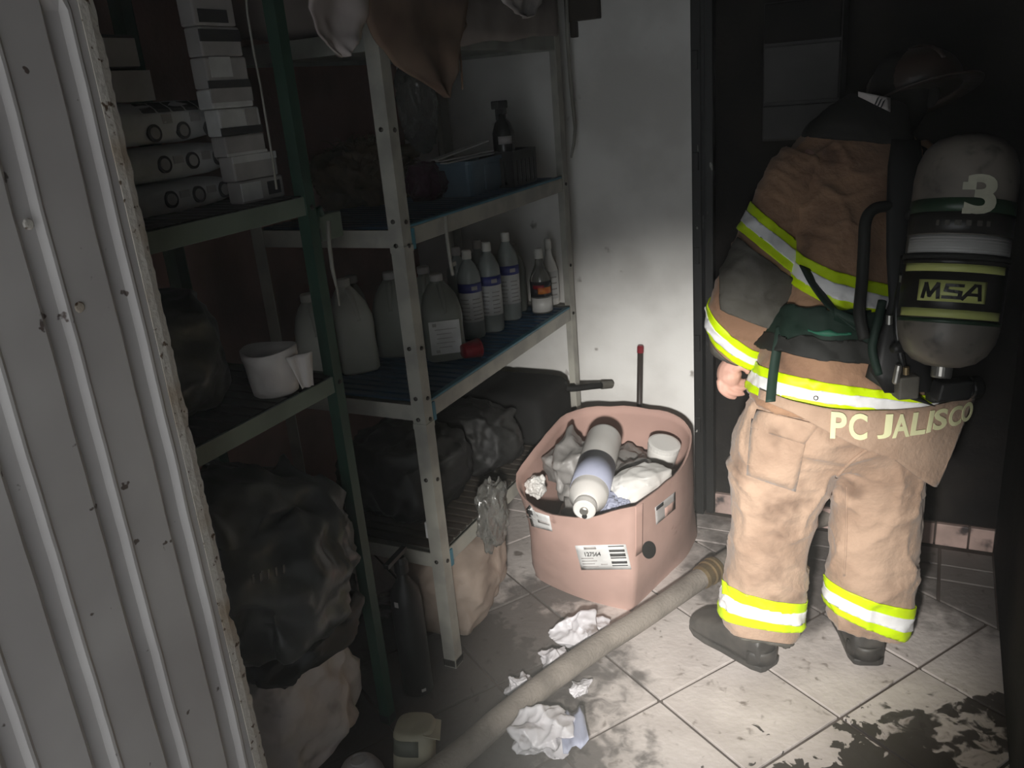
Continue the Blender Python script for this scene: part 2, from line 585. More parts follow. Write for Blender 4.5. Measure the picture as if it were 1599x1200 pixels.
def area(poly):
    return abs(sum(poly[i].cross(poly[(i + 1) % len(poly)]) for i in range(len(poly)))) / 2


def build_floor():
    fl = struct('floor', G().box(XL - 0.1, XR + 0.1, -0.45, 3.05, -0.06, -0.007), 'grout', 'pale square floor tiles laid diagonally with dark grout and black mud', 'floor')
    polys = []
    gp = 0.005
    for i in range(-8, 8):
        for j in range(-8, 9):
            if i >= 3:
                continue
            q = [TE + TA * (S * (i + a) + (gp if a == 0 else -gp)) + TB * (S * (j + b) + (gp if b == 0 else -gp)) for a, b in ((0, 0), (1, 0), (1, 1), (0, 1))]
            for p, n in ((Vector((XL, 0)), Vector((1, 0))), (Vector((XR, 0)), Vector((-1, 0))), (Vector((0, -0.4)), Vector((0, 1))), (Vector((0, 2.681)), Vector((0, -1)))):
                if len(q) > 2:
                    q = clip(q, p, n)
            if len(q) > 2 and area(q) > 4e-4:
                polys.append(q)
    xs = [0.087 + S * k for k in range(-7, 2)]
    for k in range(len(xs) - 1):
        for ya, yb in ((2.25, 2.686), (2.686, 2.78), (2.78, 2.895)):
            x0, x1 = max(xs[k], XL) + gp, min(xs[k + 1], XR) - gp
            if x1 - x0 < 0.01:
                continue
            q = [Vector((x0, ya + gp)), Vector((x1, ya + gp)), Vector((x1, yb - gp)), Vector((x0, yb - gp))]
            if ya < 2.5:
                q = clip(q, TE + TA * (S * 3 + gp), TA)
            if len(q) > 2 and area(q) > 4e-4:
                polys.append(q)
    for q in polys:
        put('tile', G().prism(q, -0.012, random.uniform(-0.0008, 0.0008)), 'tile', fl, bevel=0.0015)


build_floor()
struct('wall_back', G().box(XL - 0.1, -0.768, YB, YB + 0.12, 0, ZC), 'white_wall', 'white painted end wall with stains beside the black doorway', 'wall')
fr = struct('trim_1', G().box(-0.768, -0.735, YB - 0.02, YB + 0.12, 0, ZC).box(-0.730, -0.700, YB + 0.0, YB + 0.12, 0, ZC), 'soot_frame', 'narrow sooted black metal frame at edge of white wall', 'frame', bevel=0.003)
g = G()
for k in range(5):
    z = 0.35 + 0.32 * k
    g.box(-0.762, -0.742, YB - 0.03, YB - 0.02, z, z + 0.06)
put('hinge', g, 'soot_frame', fr, bevel=0.002)
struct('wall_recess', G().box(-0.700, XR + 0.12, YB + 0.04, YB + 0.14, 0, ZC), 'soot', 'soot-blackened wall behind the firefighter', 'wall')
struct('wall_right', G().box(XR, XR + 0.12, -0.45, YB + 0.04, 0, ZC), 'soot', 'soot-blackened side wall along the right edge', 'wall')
struct('wall_left', G().box(XL - 0.12, XL, -0.45, YB, 0, ZC), 'pink_wall', 'dull terracotta wall behind the shelving', 'wall')
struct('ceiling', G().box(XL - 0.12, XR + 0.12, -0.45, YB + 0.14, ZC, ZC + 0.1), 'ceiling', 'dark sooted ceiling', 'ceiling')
# the doorway wall round the camera
struct('wall_front', G().box(XL - 0.12, -1.12, -0.45, -0.33, 0, ZC).box(-1.12, XR + 0.12, -0.45, -0.33, 2.05, ZC), 'white_wall', 'doorway wall around the entrance', 'wall')
bb = struct('baseboard_back', G().box(-0.700, XR, YB + 0.025, YB + 0.04, 0.0, 0.080), 'grout', 'pink tile skirting below the black wall', 'baseboard')
for x0, x1 in ((-0.70, -0.58), (-0.58, -0.25), (-0.25, 0.068), (0.068, 0.172), (0.172, XR)):
    put('skirting_tile', G().box(x0 + 0.003, x1 - 0.003, YB + 0.010, YB + 0.028, 0.001, 0.083), 'baseboard', bb, bevel=0.002)


# ------------------------------------------------------------------ open metal door on the left
def build_door():
    X = -1.05
    d = bpy.data.objects.new('door_1', None)
    COL.objects.link(d)
    d.location = (X, -0.05, 0)
    tag(d, 'open grey metal door with vertical ribs and rusty free edge', 'door', kind='structure')
    ribs = [0.823 - 0.1105 * k for k in range(8)]
    prof = [(0.848, 0.0)]
    for r in ribs:
        prof += [(r + 0.010, 0.0), (r + 0.005, 0.0035), (r + 0.0015, 0.0035), (r - 0.004, -0.008), (r - 0.026, -0.010), (r - 0.036, 0.0)]
    prof += [(-0.04, 0.0)]
    zs = [0.02 + 0.03 * k for k in range(58)] + [1.765, 1.785, 1.9, 2.02]
    rows = []
    for z in zs:
        kf = 1.0 if z < 1.77 else 0.0
        rows.append([Vector((X + x * kf + 0.0018 * fbm(Vector((y * 4, z * 3, 2))), y + 0.0016 * fbm(Vector((z * 7, y * 3, 5))), z)) for y, x in prof])
    gg = G().grid(rows)
    put('panel', gg, 'door', d, smooth=False, solid=0.002)
    put('core', G().box(X - 0.035, X - 0.014, -0.04, 0.846, 0.02, 2.02), 'door', d)
    # hemmed free edge, nibbled by rust
    rows = []
    zz = [0.02 + 0.009 * k for k in range(223)]
    rnd = random.Random(3)
    for z in zz:
        e = 0.868 + 0.0016 * rnd.uniform(-1, 1) + 0.003 * fbm(Vector((z * 30, 1, 1))) - 0.010 * (z - 1.0) * 0 
        if abs(z - 0.80) < 0.01:
            e -= 0.006
        rows.append([Vector((X + 0.0035, 0.842, z)), Vector((X + 0.004, 0.855, z)), Vector((X + 0.001, e, z)), Vector((X - 0.028, e, z)), Vector((X - 0.036, 0.85, z))])
    put('edge_strip', G().grid(rows), 'door_edge', d, smooth=False, solid=0.002)
    for k in range(3):
        z = 0.4 + 0.7 * k
        put('hinge', G().lathe((X - 0.0, -0.05, z), (0, 0, 1), [(0.009, 0), (0.009, 0.1)], 10), 'door', d)
    for (u, v) in ((125, 480), (45, 350)):
        p = atx(u, v, X + 0.002)
        put('rust_patch', G().lathe(p, (1, 0, 0), [(0.008, -0.001), (0.006, 0.0008), (0.002, 0.001)], 9), 'door_edge', d)


build_door()


# ------------------------------------------------------------------ shelving racks
def angle_post(name, x, y, z0, z1, sx, sy, w, mat, parent, bolts=()):
    """L-section upright; outer corner at x,y, legs running towards sx, sy"""
    t = 0.003
    gg = G().prism([(x, y), (x + sx * w, y), (x + sx * w, y + sy * t), (x + sx * t, y + sy * t), (x + sx * t, y + sy * w), (x, y + sy * w)], z0, z1)
    p = put(name, gg, mat, parent)
    put('foot', G().box(min(x, x + sx * (w + .004)), max(x, x + sx * (w + .004)), min(y, y + sy * (w + .004)), max(y, y + sy * (w + .004)), 0, 0.03), 'black_matt', p, bevel=0.003)
    for z in bolts:
        put('bolt', G().lathe((x - sx * 0.0, y + sy * w * 0.55, z), (-sx, 0, 0), [(0.006, 0), (0.006, 0.003), (0.003, 0.005)], 8), 'bolt', p)
        put('bolt', G().lathe((x + sx * w * 0.55, y, z + 0.004), (0, -sy, 0), [(0.006, 0), (0.006, 0.003), (0.003, 0.005)], 8), 'bolt', p)
    return p


def build_grey_rack():
    x0, x1, y0, y1 = -1.685, -1.19, 1.735, 2.80
    t = thing('shelving_rack', 'pale grey metal shelving rack with blue slatted decks against the white wall', 'shelving', ((x0 + x1) / 2, (y0 + y1) / 2, 0))
    bz = (0.36, 0.80, 0.86, 1.27, 1.33, 0.62, 1.0, 1.55)
    angle_post('post', x1, y0, 0, 1.80, -1, 1, 0.040, 'rack', t, bz)
    angle_post('post', x1, y1, 0, 2.0, -1, -1, 0.040, 'rack', t, (0.36, 0.82, 1.29, 1.0))
    angle_post('post', x0, y0, 0, 1.80, 1, 1, 0.040, 'rack', t)
    angle_post('post', x0, y1, 0, 1.80, 1, -1, 0.040, 'rack', t)
    for zq in (1.255, 0.775):
        put('splice_plate', G().box(x1 - 0.0405, x1 + 0.002, y0 - 0.002, y0 + 0.0405, zq, zq + 0.016), 'rack', t)
    slat = None
    for zt in (0.385, 0.842, 1.312, 1.775):
        zb = zt - 0.045
        gg = G()
        gg.box(x1 - 0.010, x1 - 0.004, y0 + 0.004, y1 - 0.004, zb, zt)
        gg.box(x0 + 0.004, x0 + 0.010, y0 + 0.004, y1 - 0.004, zb, zt)
        gg.box(x0 + 0.010, x1 - 0.010, y0 + 0.005, y0 + 0.011, zb, zt)
        gg.box(x0 + 0.010, x1 - 0.010, y1 - 0.011, y1 - 0.005, zb, zt)
        gg.box(x0 + 0.010, x1 - 0.010, y0 + 0.011, y1 - 0.011, zb + 0.012, zb + 0.016)
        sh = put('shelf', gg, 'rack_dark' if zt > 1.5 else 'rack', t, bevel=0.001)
        if zt > 1.5:
            continue
        if zt > 0.5:
            put('deck_rim', G().box(x1 - 0.020, x1 - 0.003, y0 + 0.045, y1 - 0.045, zt + 0.0005, zt + 0.008), 'blue_rim', sh, bevel=0.002)
        put('corner_clip', G().box(x1 - 0.004, x1 + 0.001, y0 + 0.0415, y0 + 0.055, zb - 0.01, zt - 0.002), 'blue_rim', sh)
        n = 26
        for k in range(n):
            y = y0 + 0.03 + (y1 - y0 - 0.06) * (k + 0.5) / n
            if zt < 0.5:
                put('slat', G().box(x0 + 0.014, x1 - 0.022, y - 0.0135, y + 0.0135, zt - 0.004, zt + 0.004), 'rack_low', sh)
                continue
            if slat is None:
                slat = put('slat', G().box(x0 + 0.014, x1 - 0.022, y - 0.0135, y + 0.0135, zt - 0.004, zt + 0.004), 'blue', sh, bevel=0.002)
                base = (y, zt)
            else:
                c = bpy.data.objects.new('slat', slat.data)
                COL.objects.link(c)
                md = c.modifiers.new('bevel', 'BEVEL')
                md.width = 0.002
                md.segments = 2
                md.limit_method = 'ANGLE'
                c.location = (0, y - base[0], zt - base[1])
                adopt(c, sh)
    return t


def build_green_rack():
    x0, x1, y0, y1 = -1.72, -1.245, 0.50, 1.497
    t = thing('shelving_rack', 'dark green metal shelving rack half hidden behind the open door', 'shelving', ((x0 + x1) / 2, (y0 + y1) / 2, 0))
    angle_post('post', x1, y1 - 0.034, 0, 2.15, -1, 1, 0.030, 'green', t, (1.0, 1.41))
    angle_post('post', x1, y0, 0, 2.15, -1, 1, 0.036, 'green', t)
    angle_post('post', x0, y0, 0, 2.15, 1, 1, 0.036, 'green', t)
    angle_post('post', x0, y1, 0, 2.15, 1, -1, 0.036, 'green', t)
    # the green post shows a plain flange on the near side too
    for zt in (1.018, 1.435, 2.02):
        zb = zt - 0.040
        gg = G()
        gg.box(x1 - 0.010, x1 - 0.004, y0 + 0.004, y1 - 0.004, zb, zt)
        gg.box(x0 + 0.004, x0 + 0.010, y0 + 0.004, y1 - 0.004, zb, zt)
        gg.box(x0 + 0.010, x1 - 0.010, y0 + 0.005, y0 + 0.011, zb, zt)
        gg.box(x0 + 0.010, x1 - 0.010, y1 - 0.011, y1 - 0.005, zb, zt)
        sh = put('shelf', gg, 'green_beam', t, bevel=0.001)
        n = 24
        for k in range(n):
            y = y0 + 0.02 + (y1 - y0 - 0.04) * (k + 0.5) / n
            put('slat', G().box(x0 + 0.012, x1 - 0.012, y - 0.015, y + 0.015, zt - 0.006, zt + 0.002), 'black_matt', sh)
    return t


build_grey_rack()
build_green_rack()
ZS = 0.847      # deck tops of the grey rack
ZU = 1.317
ZL = 0.391


# ------------------------------------------------------------------ jugs and bottles on the grey rack
def sring(c, hx, hy, z, n=24, e=0.45, rot=0.0):
    out = []
    for i in range(n):
        q = 2 * math.pi * i / n
        x = math.copysign(abs(math.cos(q)) ** e, math.cos(q)) * hx
        y = math.copysign(abs(math.sin(q)) ** e, math.sin(q)) * hy
        out.append(Vector((c[0] + x * math.cos(rot) - y * math.sin(rot), c[1] + x * math.sin(rot) + y * math.cos(rot), c[2] + z)))
    return out


def jug(p, label, mat='jug', rot=0.5, h=0.265, w=0.062, paper=False):
    p = Vector(p)
    t = thing('plastic_jug', label, 'jug', p, 'gallon jugs on the grey rack')
    k = h / 0.265
    d = Vector((math.cos(rot - 1.4), math.sin(rot - 1.4), 0))
    prof = [(0.90, 0.0, .45, 0), (1.0, 0.008, .4, 0), (1.0, 0.06, .4, 0), (0.97, 0.10, .4, 0), (1.0, 0.14, .4, 0), (0.98, 0.160, .45, .05), (0.82, 0.195, .55, .3), (0.56, 0.222, .8, .8), (0.36, 0.236, 1, 1), (0.32, 0.242, 1, 1)]
    nk = -d * (w * 0.36)
    put('body', G().loft([sring(p + nk * q, w * a, w * a, z * k, 28, e, rot) for a, z, e, q in prof]), mat, t, smooth=True)
    put('cap', G().lathe(p + nk + Vector((0, 0, 0.2395 * k)), (0, 0, 1), [(0.020, 0), (0.0205, 0.003), (0.0205, 0.019), (0.018, 0.0225)], 20), 'cap' if mat == 'jug' else 'paper_grey', t, smooth=False)
    a = p + nk + Vector((0, 0, 0.228 * k)) + d * 0.014
    e = p + d * (w * 0.88) + Vector((0, 0, 0.150 * k))
    put('handle', G().tube(spline([a, a.lerp(e, .35) + Vector((0, 0, 0.026)), a.lerp(e, .8) + Vector((0, 0, 0.022)), e], 4), 0.0095, 10), mat, t, smooth=True)
    if paper:
        f = Vector((math.cos(rot - 1.0), math.sin(rot - 1.0), 0))
        yaw = math.radians(-58)
        n = Vector((math.cos(rot - math.pi / 2), math.sin(rot - math.pi / 2), 0))
        s = Vector((-n.y, n.x, 0))
        c = p + n * (w + 0.0012) + Vector((0, 0, 0.078))
        lb = put('label', G().obox(c, s * 0.047, Vector((0, 0, 0.052)), n * 0.001), 'paper', t)
        gg = G()
        for r in range(5):
            z = 0.026 - 0.014 * r
            gg.obox(c + n * 0.0013 + Vector((0, 0, z)) + s * random.uniform(-.004, .004), s * random.uniform(0.02, 0.034), Vector((0, 0, 0.0013)), n * 0.0003)
        gg.obox(c + n * 0.0013 + Vector((0, 0, 0.041)) - s * 0.030, s * 0.006, Vector((0, 0, 0.005)), n * 0.0003)
        gg.obox(c + n * 0.0013 + Vector((0, 0, -0.042)) - s * 0.026, s * 0.006, Vector((0, 0, 0.005)), n * 0.0003)
        put('print', gg, 'paper_grey', lb)
    return t


def on_shelf(u, v, z=ZS):
    return atz(u, v, z)


JR = math.radians(28)
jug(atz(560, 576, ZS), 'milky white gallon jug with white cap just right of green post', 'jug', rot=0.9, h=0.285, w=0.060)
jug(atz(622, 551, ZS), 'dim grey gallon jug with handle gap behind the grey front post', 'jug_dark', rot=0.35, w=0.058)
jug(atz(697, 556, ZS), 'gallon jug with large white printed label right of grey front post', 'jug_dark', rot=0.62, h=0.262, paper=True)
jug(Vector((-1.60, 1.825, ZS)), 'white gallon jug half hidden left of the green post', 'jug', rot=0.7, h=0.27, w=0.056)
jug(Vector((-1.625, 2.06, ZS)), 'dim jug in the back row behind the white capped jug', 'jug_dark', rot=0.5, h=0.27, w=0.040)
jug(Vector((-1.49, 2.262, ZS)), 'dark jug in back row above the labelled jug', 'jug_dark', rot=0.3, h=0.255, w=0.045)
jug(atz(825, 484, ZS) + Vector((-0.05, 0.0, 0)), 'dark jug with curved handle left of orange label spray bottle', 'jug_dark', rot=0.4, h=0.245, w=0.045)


def arc_strip(p, r, z0, z1, a0, a1, n=10):
    rows = []
    for z in (z0, z1):
        rows.append([p + Vector((math.cos(a0 + (a1 - a0) * i / n) * r, math.sin(a0 + (a1 - a0) * i / n) * r, z)) for i in range(n + 1)])
    return G().grid(rows)


def bottle(p, label, h=0.245, r=0.039, mat='bottle', front=True, group='blue and white labelled bottles'):
    p = Vector(p)
    t = thing('plastic_bottle', label, 'bottle', p, group)
    k = h / 0.245
    put('body', G().lathe(p, (0, 0, 1), [(r * .9, 0), (r, 0.006), (r, 0.165 * k), (r * .93, 0.18 * k), (r * .62, 0.203 * k), (r * .36, 0.214 * k), (r * .36, 0.222 * k)], 24), mat, t, smooth=True)
    put('cap', G().lathe(p + Vector((0, 0, 0.219 * k)), (0, 0, 1), [(0.0155, 0), (0.0155, 0.02 * k), (0.013, 0.024 * k)], 18), 'cap' if front else 'paper_grey', t)
    if front:
        c = -1.02
        lb = put('label', arc_strip(p, r + 0.0012, 0.048 * k, 0.155 * k, c - 1.25, c + 1.25), 'paper', t, smooth=True, solid=0.0008)
        put('label_band', arc_strip(p, r + 0.0022, 0.130 * k, 0.155 * k, c - 1.25, c + 1.25), 'ink_blue', lb, smooth=True, solid=0.0008)
        put('label_text', arc_strip(p, r + 0.003, 0.137 * k, 0.148 * k, c + 0.1, c + 0.6), 'paper_grey', lb, smooth=True, solid=0.0004)
        gg = G()
        for q in range(6):
            z = (0.110 - 0.011 * q) * k
            a0 = c - 1.0
            s = arc_strip(p, r + 0.0022, z, z + 0.0035, a0, a0 + random.uniform(0.7, 0.9), 6)
            gg.add(s.v, s.f)
            s = arc_strip(p, r + 0.0022, z, z + 0.0035, c + 0.1, c + random.uniform(0.7, 1.0), 6)
            gg.add(s.v, s.f)
        put('print', gg, 'paper_grey', lb, smooth=True, solid=0.0004)
    return t


bottle(atz(741, 525, ZS), 'blue banded white label bottle nearest the large labelled jug', h=0.295)
bottle(atz(771, 515, ZS), 'blue banded white label bottle in middle of the three', h=0.305)
bottle(atz(799, 497, ZS), 'blue banded white label bottle farthest back of the three', h=0.310)
bottle(Vector((-1.455, 2.425, ZS)), 'dark unlabelled bottle behind nearest blue banded bottle', front=False, h=0.29, group='dark bottles in the back row')
bottle(Vector((-1.44, 2.545, ZS)), 'dark unlabelled bottle behind middle blue banded bottle', front=False, h=0.29, group='dark bottles in the back row')


def spray(p, label, h, r, band, mat='clear'):
    p = Vector(p)
    t = thing('spray_bottle', label, 'bottle', p)
    put('body', G().lathe(p, (0, 0, 1), [(r * .95, 0), (r, 0.005), (r, h * .52), (r * .8, h * .62), (r * .45, h * .74), (r * .36, h * .80), (r * .36, h * .86)], 22), mat, t, smooth=True)
    put('cap', G().lathe(p + Vector((0, 0, h * .85)), (0, 0, 1), [(r * .42, 0), (r * .42, h * .11), (r * .34, h * .15)], 16), 'cap', t)
    c = -1.02
    if band:
        lb = put('label', arc_strip(p, r + 0.0012, h * .27, h * .51, c - 1.3, c + 1.3), 'ink', t, smooth=True, solid=0.0008)
        put('flame_print', arc_strip(p, r + 0.0022, h * .32, h * .42, c - 0.4, c + 1.0), 'ink_orange', lb, smooth=True, solid=0.0006)
        put('red_print', arc_strip(p, r + 0.0020, h * .40, h * .46, c - 0.9, c + 0.2), 'red', lb, smooth=True, solid=0.0006)
        put('lower_label', arc_strip(p, r + 0.0012, h * .03, h * .25, c - 1.4, c + 1.4), 'white_plastic', t, smooth=True, solid=0.0008)
    else:
        lb = put('label', arc_strip(p, r + 0.0012, h * .10, h * .52, c - 1.3, c + 1.3), 'paper', t, smooth=True, solid=0.0008)
        gg = G()
        for q in range(4):
            s = arc_strip(p, r + 0.0022, h * (.15 + .09 * q), h * (.17 + .09 * q), c - 0.6, c + 0.7, 6)
            gg.add(s.v, s.f)
        put('print', gg, 'paper_grey', lb, smooth=True, solid=0.0004)


spray(atz(847, 487, ZS), 'clear bottle with orange flame label and white cap', 0.232, 0.038, True)
spray(atz(863, 473, ZS) + Vector((0, -0.01, 0)), 'slim white bottle with white cap beside far post', 0.245, 0.031, False, 'white_plastic')
rp = atz(731, 560, ZS)
t = thing('red_cup', 'red plastic cup lying on blue deck before the bottles', 'cup', rp)
ax = Vector((0.5, 0.8, 0.0)).normalized()
put('body', G().lathe(rp + Vector((0, -0.028, 0.031)), ax, [(0.020, 0), (0.022, 0.003), (0.030, 0.055), (0.028, 0.055), (0.019, 0.006)], 20), 'red', t, smooth=True)
put('rim', G().lathe(rp + Vector((0, -0.028, 0.031)) + ax * 0.053, ax, [(0.0305, 0), (0.0305, 0.004), (0.029, 0.004), (0.029, 0)], 20, cap=False), 'red', t)

# ------------------------------------------------------------------ upper deck of the grey rack
fc = atz(600, 318, ZU) + Vector((-0.09, 0.05, 0.085))
t = thing('fibre_bundle', 'tangled brown bundle of dried fibre on upper deck of grey rack', 'fibre bundle', (fc.x, fc.y, ZU))
link('core', crumple(fc, (0.12, 0.20, 0.10), 5, 4, amp=0.5, freq=2.4, crease=0.25, cfreq=4, ground=ZU), 'fibre', t, True)
g = G()
rnd = random.Random(11)
for k in range(220):
    a = rnd.uniform(0, 6.28)
    el = rnd.uniform(-0.1, 1.4)
    d = Vector((math.cos(a) * math.cos(el) * 0.12, math.sin(a) * math.cos(el) * 0.20, math.sin(el) * 0.10))
    p0 = fc + d * 0.8
    p0.z = max(p0.z, ZU + 0.01)
    w = Vector((rnd.uniform(-1, 1), rnd.uniform(-1, 1), rnd.uniform(-.5, 1))) * 0.03
    p1 = p0 + d * 0.3 + w * 0.5
    p2 = p1 + w + Vector((0, 0, -0.02))
    p1.z, p2.z = max(p1.z, ZU + 0.004), max(p2.z, ZU + 0.004)
    p1.x, p2.x = min(p1.x, -1.225), min(p2.x, -1.225)
    p0.x = min(p0.x, -1.225)
    g.tube([p0, p1, p2], [0.0022, 0.0018, 0.001], 4)
o = put('strand', g, 'fibre', t)
o['kind'] = 'stuff'

pb = atz(745, 303, ZU)
t = thing('plastic_bin', 'grey blue plastic bin of flat white sticks on upper deck', 'bin', (pb.x - 0.03, pb.y, ZU))
bx, by = pb.x - 0.035, pb.y + 0.03
rings = []
for hx, hy, z in ((0.058, 0.10, 0.0), (0.065, 0.112, 0.095), (0.072, 0.118, 0.096), (0.072, 0.118, 0.106), (0.061, 0.107, 0.106), (0.055, 0.096, 0.008)):
    rings.append(sring((bx, by, ZU + 0.001), hx, hy, z, 24, 0.25))
put('body', G().loft(rings), 'bin_blue', t)
put('label_panel', G().box(bx + 0.062, bx + 0.0655, by - 0.02, by + 0.085, ZU + 0.012, ZU + 0.088), 'bin_blue', t, bevel=0.001)
for k in range(3):
    a = atz(676 + 2 * k, 236 + 3 * k, ZU + 0.118 - 0.008 * k)
    z = ZU + 0.126 - 0.0075 * k
    c = Vector((bx + 0.01 * k, by - 0.045 + 0.01 * k, z))
    d = Vector((0.10, 0.95, 0.10 * (1 if k == 0 else 0.1))).normalized()
    s = Vector((d.y, -d.x, 0)).normalized()
    o = tag(put('flat_stick', G().obox(c + Vector((0, 0, 0.011 if k == 0 else 0)), d * 0.14, s * 0.014, d.cross(s) * 0.0022), 'white_plastic', None, bevel=0.001),
            ('topmost', 'middle', 'lowest')[k] + ' flat white stick lying across the grey blue bin', 'stick', 'flat sticks on the bin')
o = tag(link('bag', crumple(atz(694, 312, ZU) + Vector((-0.06, 0.0, 0.055)), (0.055, 0.07, 0.06), 9, 4, crease=0.2, ground=ZU), 'purple', None, True), 'dark purple plastic bag slumped between fibre and blue bin', 'bag')
pc = atz(822, 290, ZU) + Vector((-0.075, 0.03, 0))
t = thing('crate', 'black slatted plastic crate on upper deck near the wall', 'crate', pc)
g = G().box(pc.x - 0.06, pc.x + 0.06, pc.y - 0.085, pc.y + 0.085, ZU + 0.001, ZU + 0.01)
put('base', g, 'black_matt', t)
for s in (-1, 1):
    put('side', G().box(pc.x + s * 0.06 - 0.003, pc.x + s * 0.06 + 0.003, pc.y - 0.085, pc.y + 0.085, ZU + 0.085, ZU + 0.115), 'black_matt', t)
    put('side', G().box(pc.x - 0.06, pc.x + 0.06, pc.y + s * 0.085 - 0.003, pc.y + s * 0.085 + 0.003, ZU + 0.085, ZU + 0.115), 'black_matt', t)
    for k in range(6):
        y = pc.y - 0.078 + 0.031 * k
        put('slat', G().box(pc.x + s * 0.06 - 0.002, pc.x + s * 0.06 + 0.002, y - 0.010, y + 0.010, ZU + 0.008, ZU + 0.09), 'black_matt', t)
for k in range(4):
    x = pc.x - 0.045 + 0.03 * k
    put('slat', G().box(x - 0.010, x + 0.010, pc.y - 0.087, pc.y - 0.083, ZU + 0.008, ZU + 0.09), 'black_matt', t)
q = Vector((pc.x - 0.005, pc.y - 0.01, ZU + 0.0105))
t = thing('trigger_sprayer', 'dark trigger spray bottle with pale label standing in black crate', 'bottle', q)
put('body', G().lathe(q, (0, 0, 1), [(0.034, 0), (0.036, 0.005), (0.036, 0.16), (0.026, 0.19), (0.013, 0.205), (0.013, 0.22)], 20), 'black_gloss', t, smooth=True)
put('trigger_head', G().box(q.x - 0.014, q.x + 0.014, q.y - 0.045, q.y + 0.022, q.z + 0.235, q.z + 0.26).box(q.x - 0.012, q.x + 0.012, q.y - 0.012, q.y + 0.016, q.z + 0.217, q.z + 0.24).box(q.x - 0.004, q.x + 0.004, q.y - 0.04, q.y - 0.03, q.z + 0.20, q.z + 0.236), 'black_matt', t, bevel=0.003)
put('label', arc_strip(q, 0.0372, 0.125, 0.150, -1.6, -0.3), 'paper_grey', t, smooth=True, solid=0.0006)


# ------------------------------------------------------------------ draped sheets and hanging cloths at the top
def sheet(name, left, right, label, cat, mat, n=14, mrows=16, fold=0.008, waves=2.0, seed=1, thick=0.004, parent=None):
    """cloth between two edge polylines (world points)"""
    def poly(pts, s):
        L = [0.0]
        for a, b in zip(pts, pts[1:]):
            L.append(L[-1] + (b - a).length)
        d = s * L[-1]
        for k in range(len(pts) - 1):
            if d <= L[k + 1] + 1e-9:
                f = (d - L[k]) / max(L[k + 1] - L[k], 1e-9)
                return pts[k].lerp(pts[k + 1], f)
        return pts[-1].copy()
    rows = []
    for j in range(mrows + 1):
        t_ = j / mrows
        a, b = poly(left, t_), poly(right, t_)
        row = []
        for i in range(n + 1):
            s_ = i / n
            p = a.lerp(b, s_)
            w = math.sin(s_ * math.pi * 2 * waves + seed + 1.5 * t_) * fold * (0.4 + 0.6 * t_) + fold * fbm(Vector((s_ * 3 + seed, t_ * 3, seed)))
            row.append(p + Vector((w, 0, 0)))
        rows.append(row)
    o = put(name, G().grid(rows), mat, parent, smooth=True, solid=thick)
    if parent is None:
        tag(o, label, cat)
    return o


XH = -1.165
# long dusty sheet folded over the top shelf edge
rings = []
for i in range(25):
    y = 1.728 + 1.055 * i / 24
    k = 1.0 if 0 < i < 24 else 0.75
    cx_, cz_ = -1.425, 1.885
    rr = []
    for a_ in range(36):
        q = 2 * math.pi * a_ / 36
        xx = math.copysign(abs(math.cos(q)) ** .5, math.cos(q)) * 0.235 * k
        zz = math.copysign(abs(math.sin(q)) ** .5, math.sin(q)) * 0.105 * k
        dn = 0.014 * fbm(Vector((y * 5, q * 1.5, 3)))
        pz = cz_ + zz + dn
        rr.append(Vector((cx_ + xx + dn * (1 if xx > 0 else 0), y, max(pz, 1.7765))))
    rings.append(rr)
t = thing('folded_duvet', 'dusty cream duvet folded along the top shelf of grey rack', 'duvet', (-1.42, 2.25, 1.777))
put('roll', G().loft(rings), 'tarp', t, smooth=True)
rows = []
for i in range(41):
    y = 1.76 + 1.0 * i / 40
    w = 0.006 * math.sin(y * 9) + 0.006 * fbm(Vector((y * 5, 0, 3)))
    zb = 1.722 + 0.055 * i / 40 + 0.006 * fbm(Vector((y * 6, 2, 1)))
    rows.append([Vector((-1.178 + w * .3, y, 1.90)), Vector((-1.176 + w * .5, y, 1.84)), Vector((-1.176 + w, y, 1.78)), Vector((-1.180 + w, y, zb))])
put('overhang', G().grid(rows), 'tarp', t, smooth=True, solid=0.004)
sheet('hanging_cloth', [atx(478, -40, XH), atx(478, 8, XH), atx(497, 55, XH), atx(524, 78, XH), atx(538, 88, XH)], [atx(575, -40, XH), atx(573, 20, XH), atx(565, 55, XH), atx(550, 80, XH), atx(539, 88, XH)],
      'dusty white cloth corner hanging pointed from top shelf', 'cloth', 'pink_cloth', fold=0.012, waves=1.0, seed=2)
XH2 = -1.158
sheet('hanging_cloth', [atx(566, -40, XH2), atx(575, 30, XH2), atx(590, 65, XH2), atx(620, 102, XH2), atx(665, 130, XH2), atx(697, 152, XH2)], [atx(735, -40, XH2), atx(722, 40, XH2), atx(712, 85, XH2), atx(712, 112, XH2), atx(700, 140, XH2), atx(699, 153, XH2)],
      'brown cloth hanging in a ragged point over the grey post', 'cloth', 'brown_cloth', n=20, mrows=24, fold=0.010, waves=1.5, seed=4)
sheet('hanging_cloth', [atx(772, -40, XH), atx(784, 4, XH), atx(800, 20, XH), atx(818, 27, XH)], [atx(850, -40, XH), atx(844, 5, XH), atx(832, 24, XH), atx(820, 28, XH)],
      'small white cloth tip hanging at top centre of the rack', 'cloth', 'white_cloth', fold=0.010, waves=1.0, seed=6)


def cord(label, pts, r, mat='rope', name='cord', cat='cord', n=6):
    return tag(put(name, G().tube(pts, r, n), mat, None, smooth=True), label, cat)


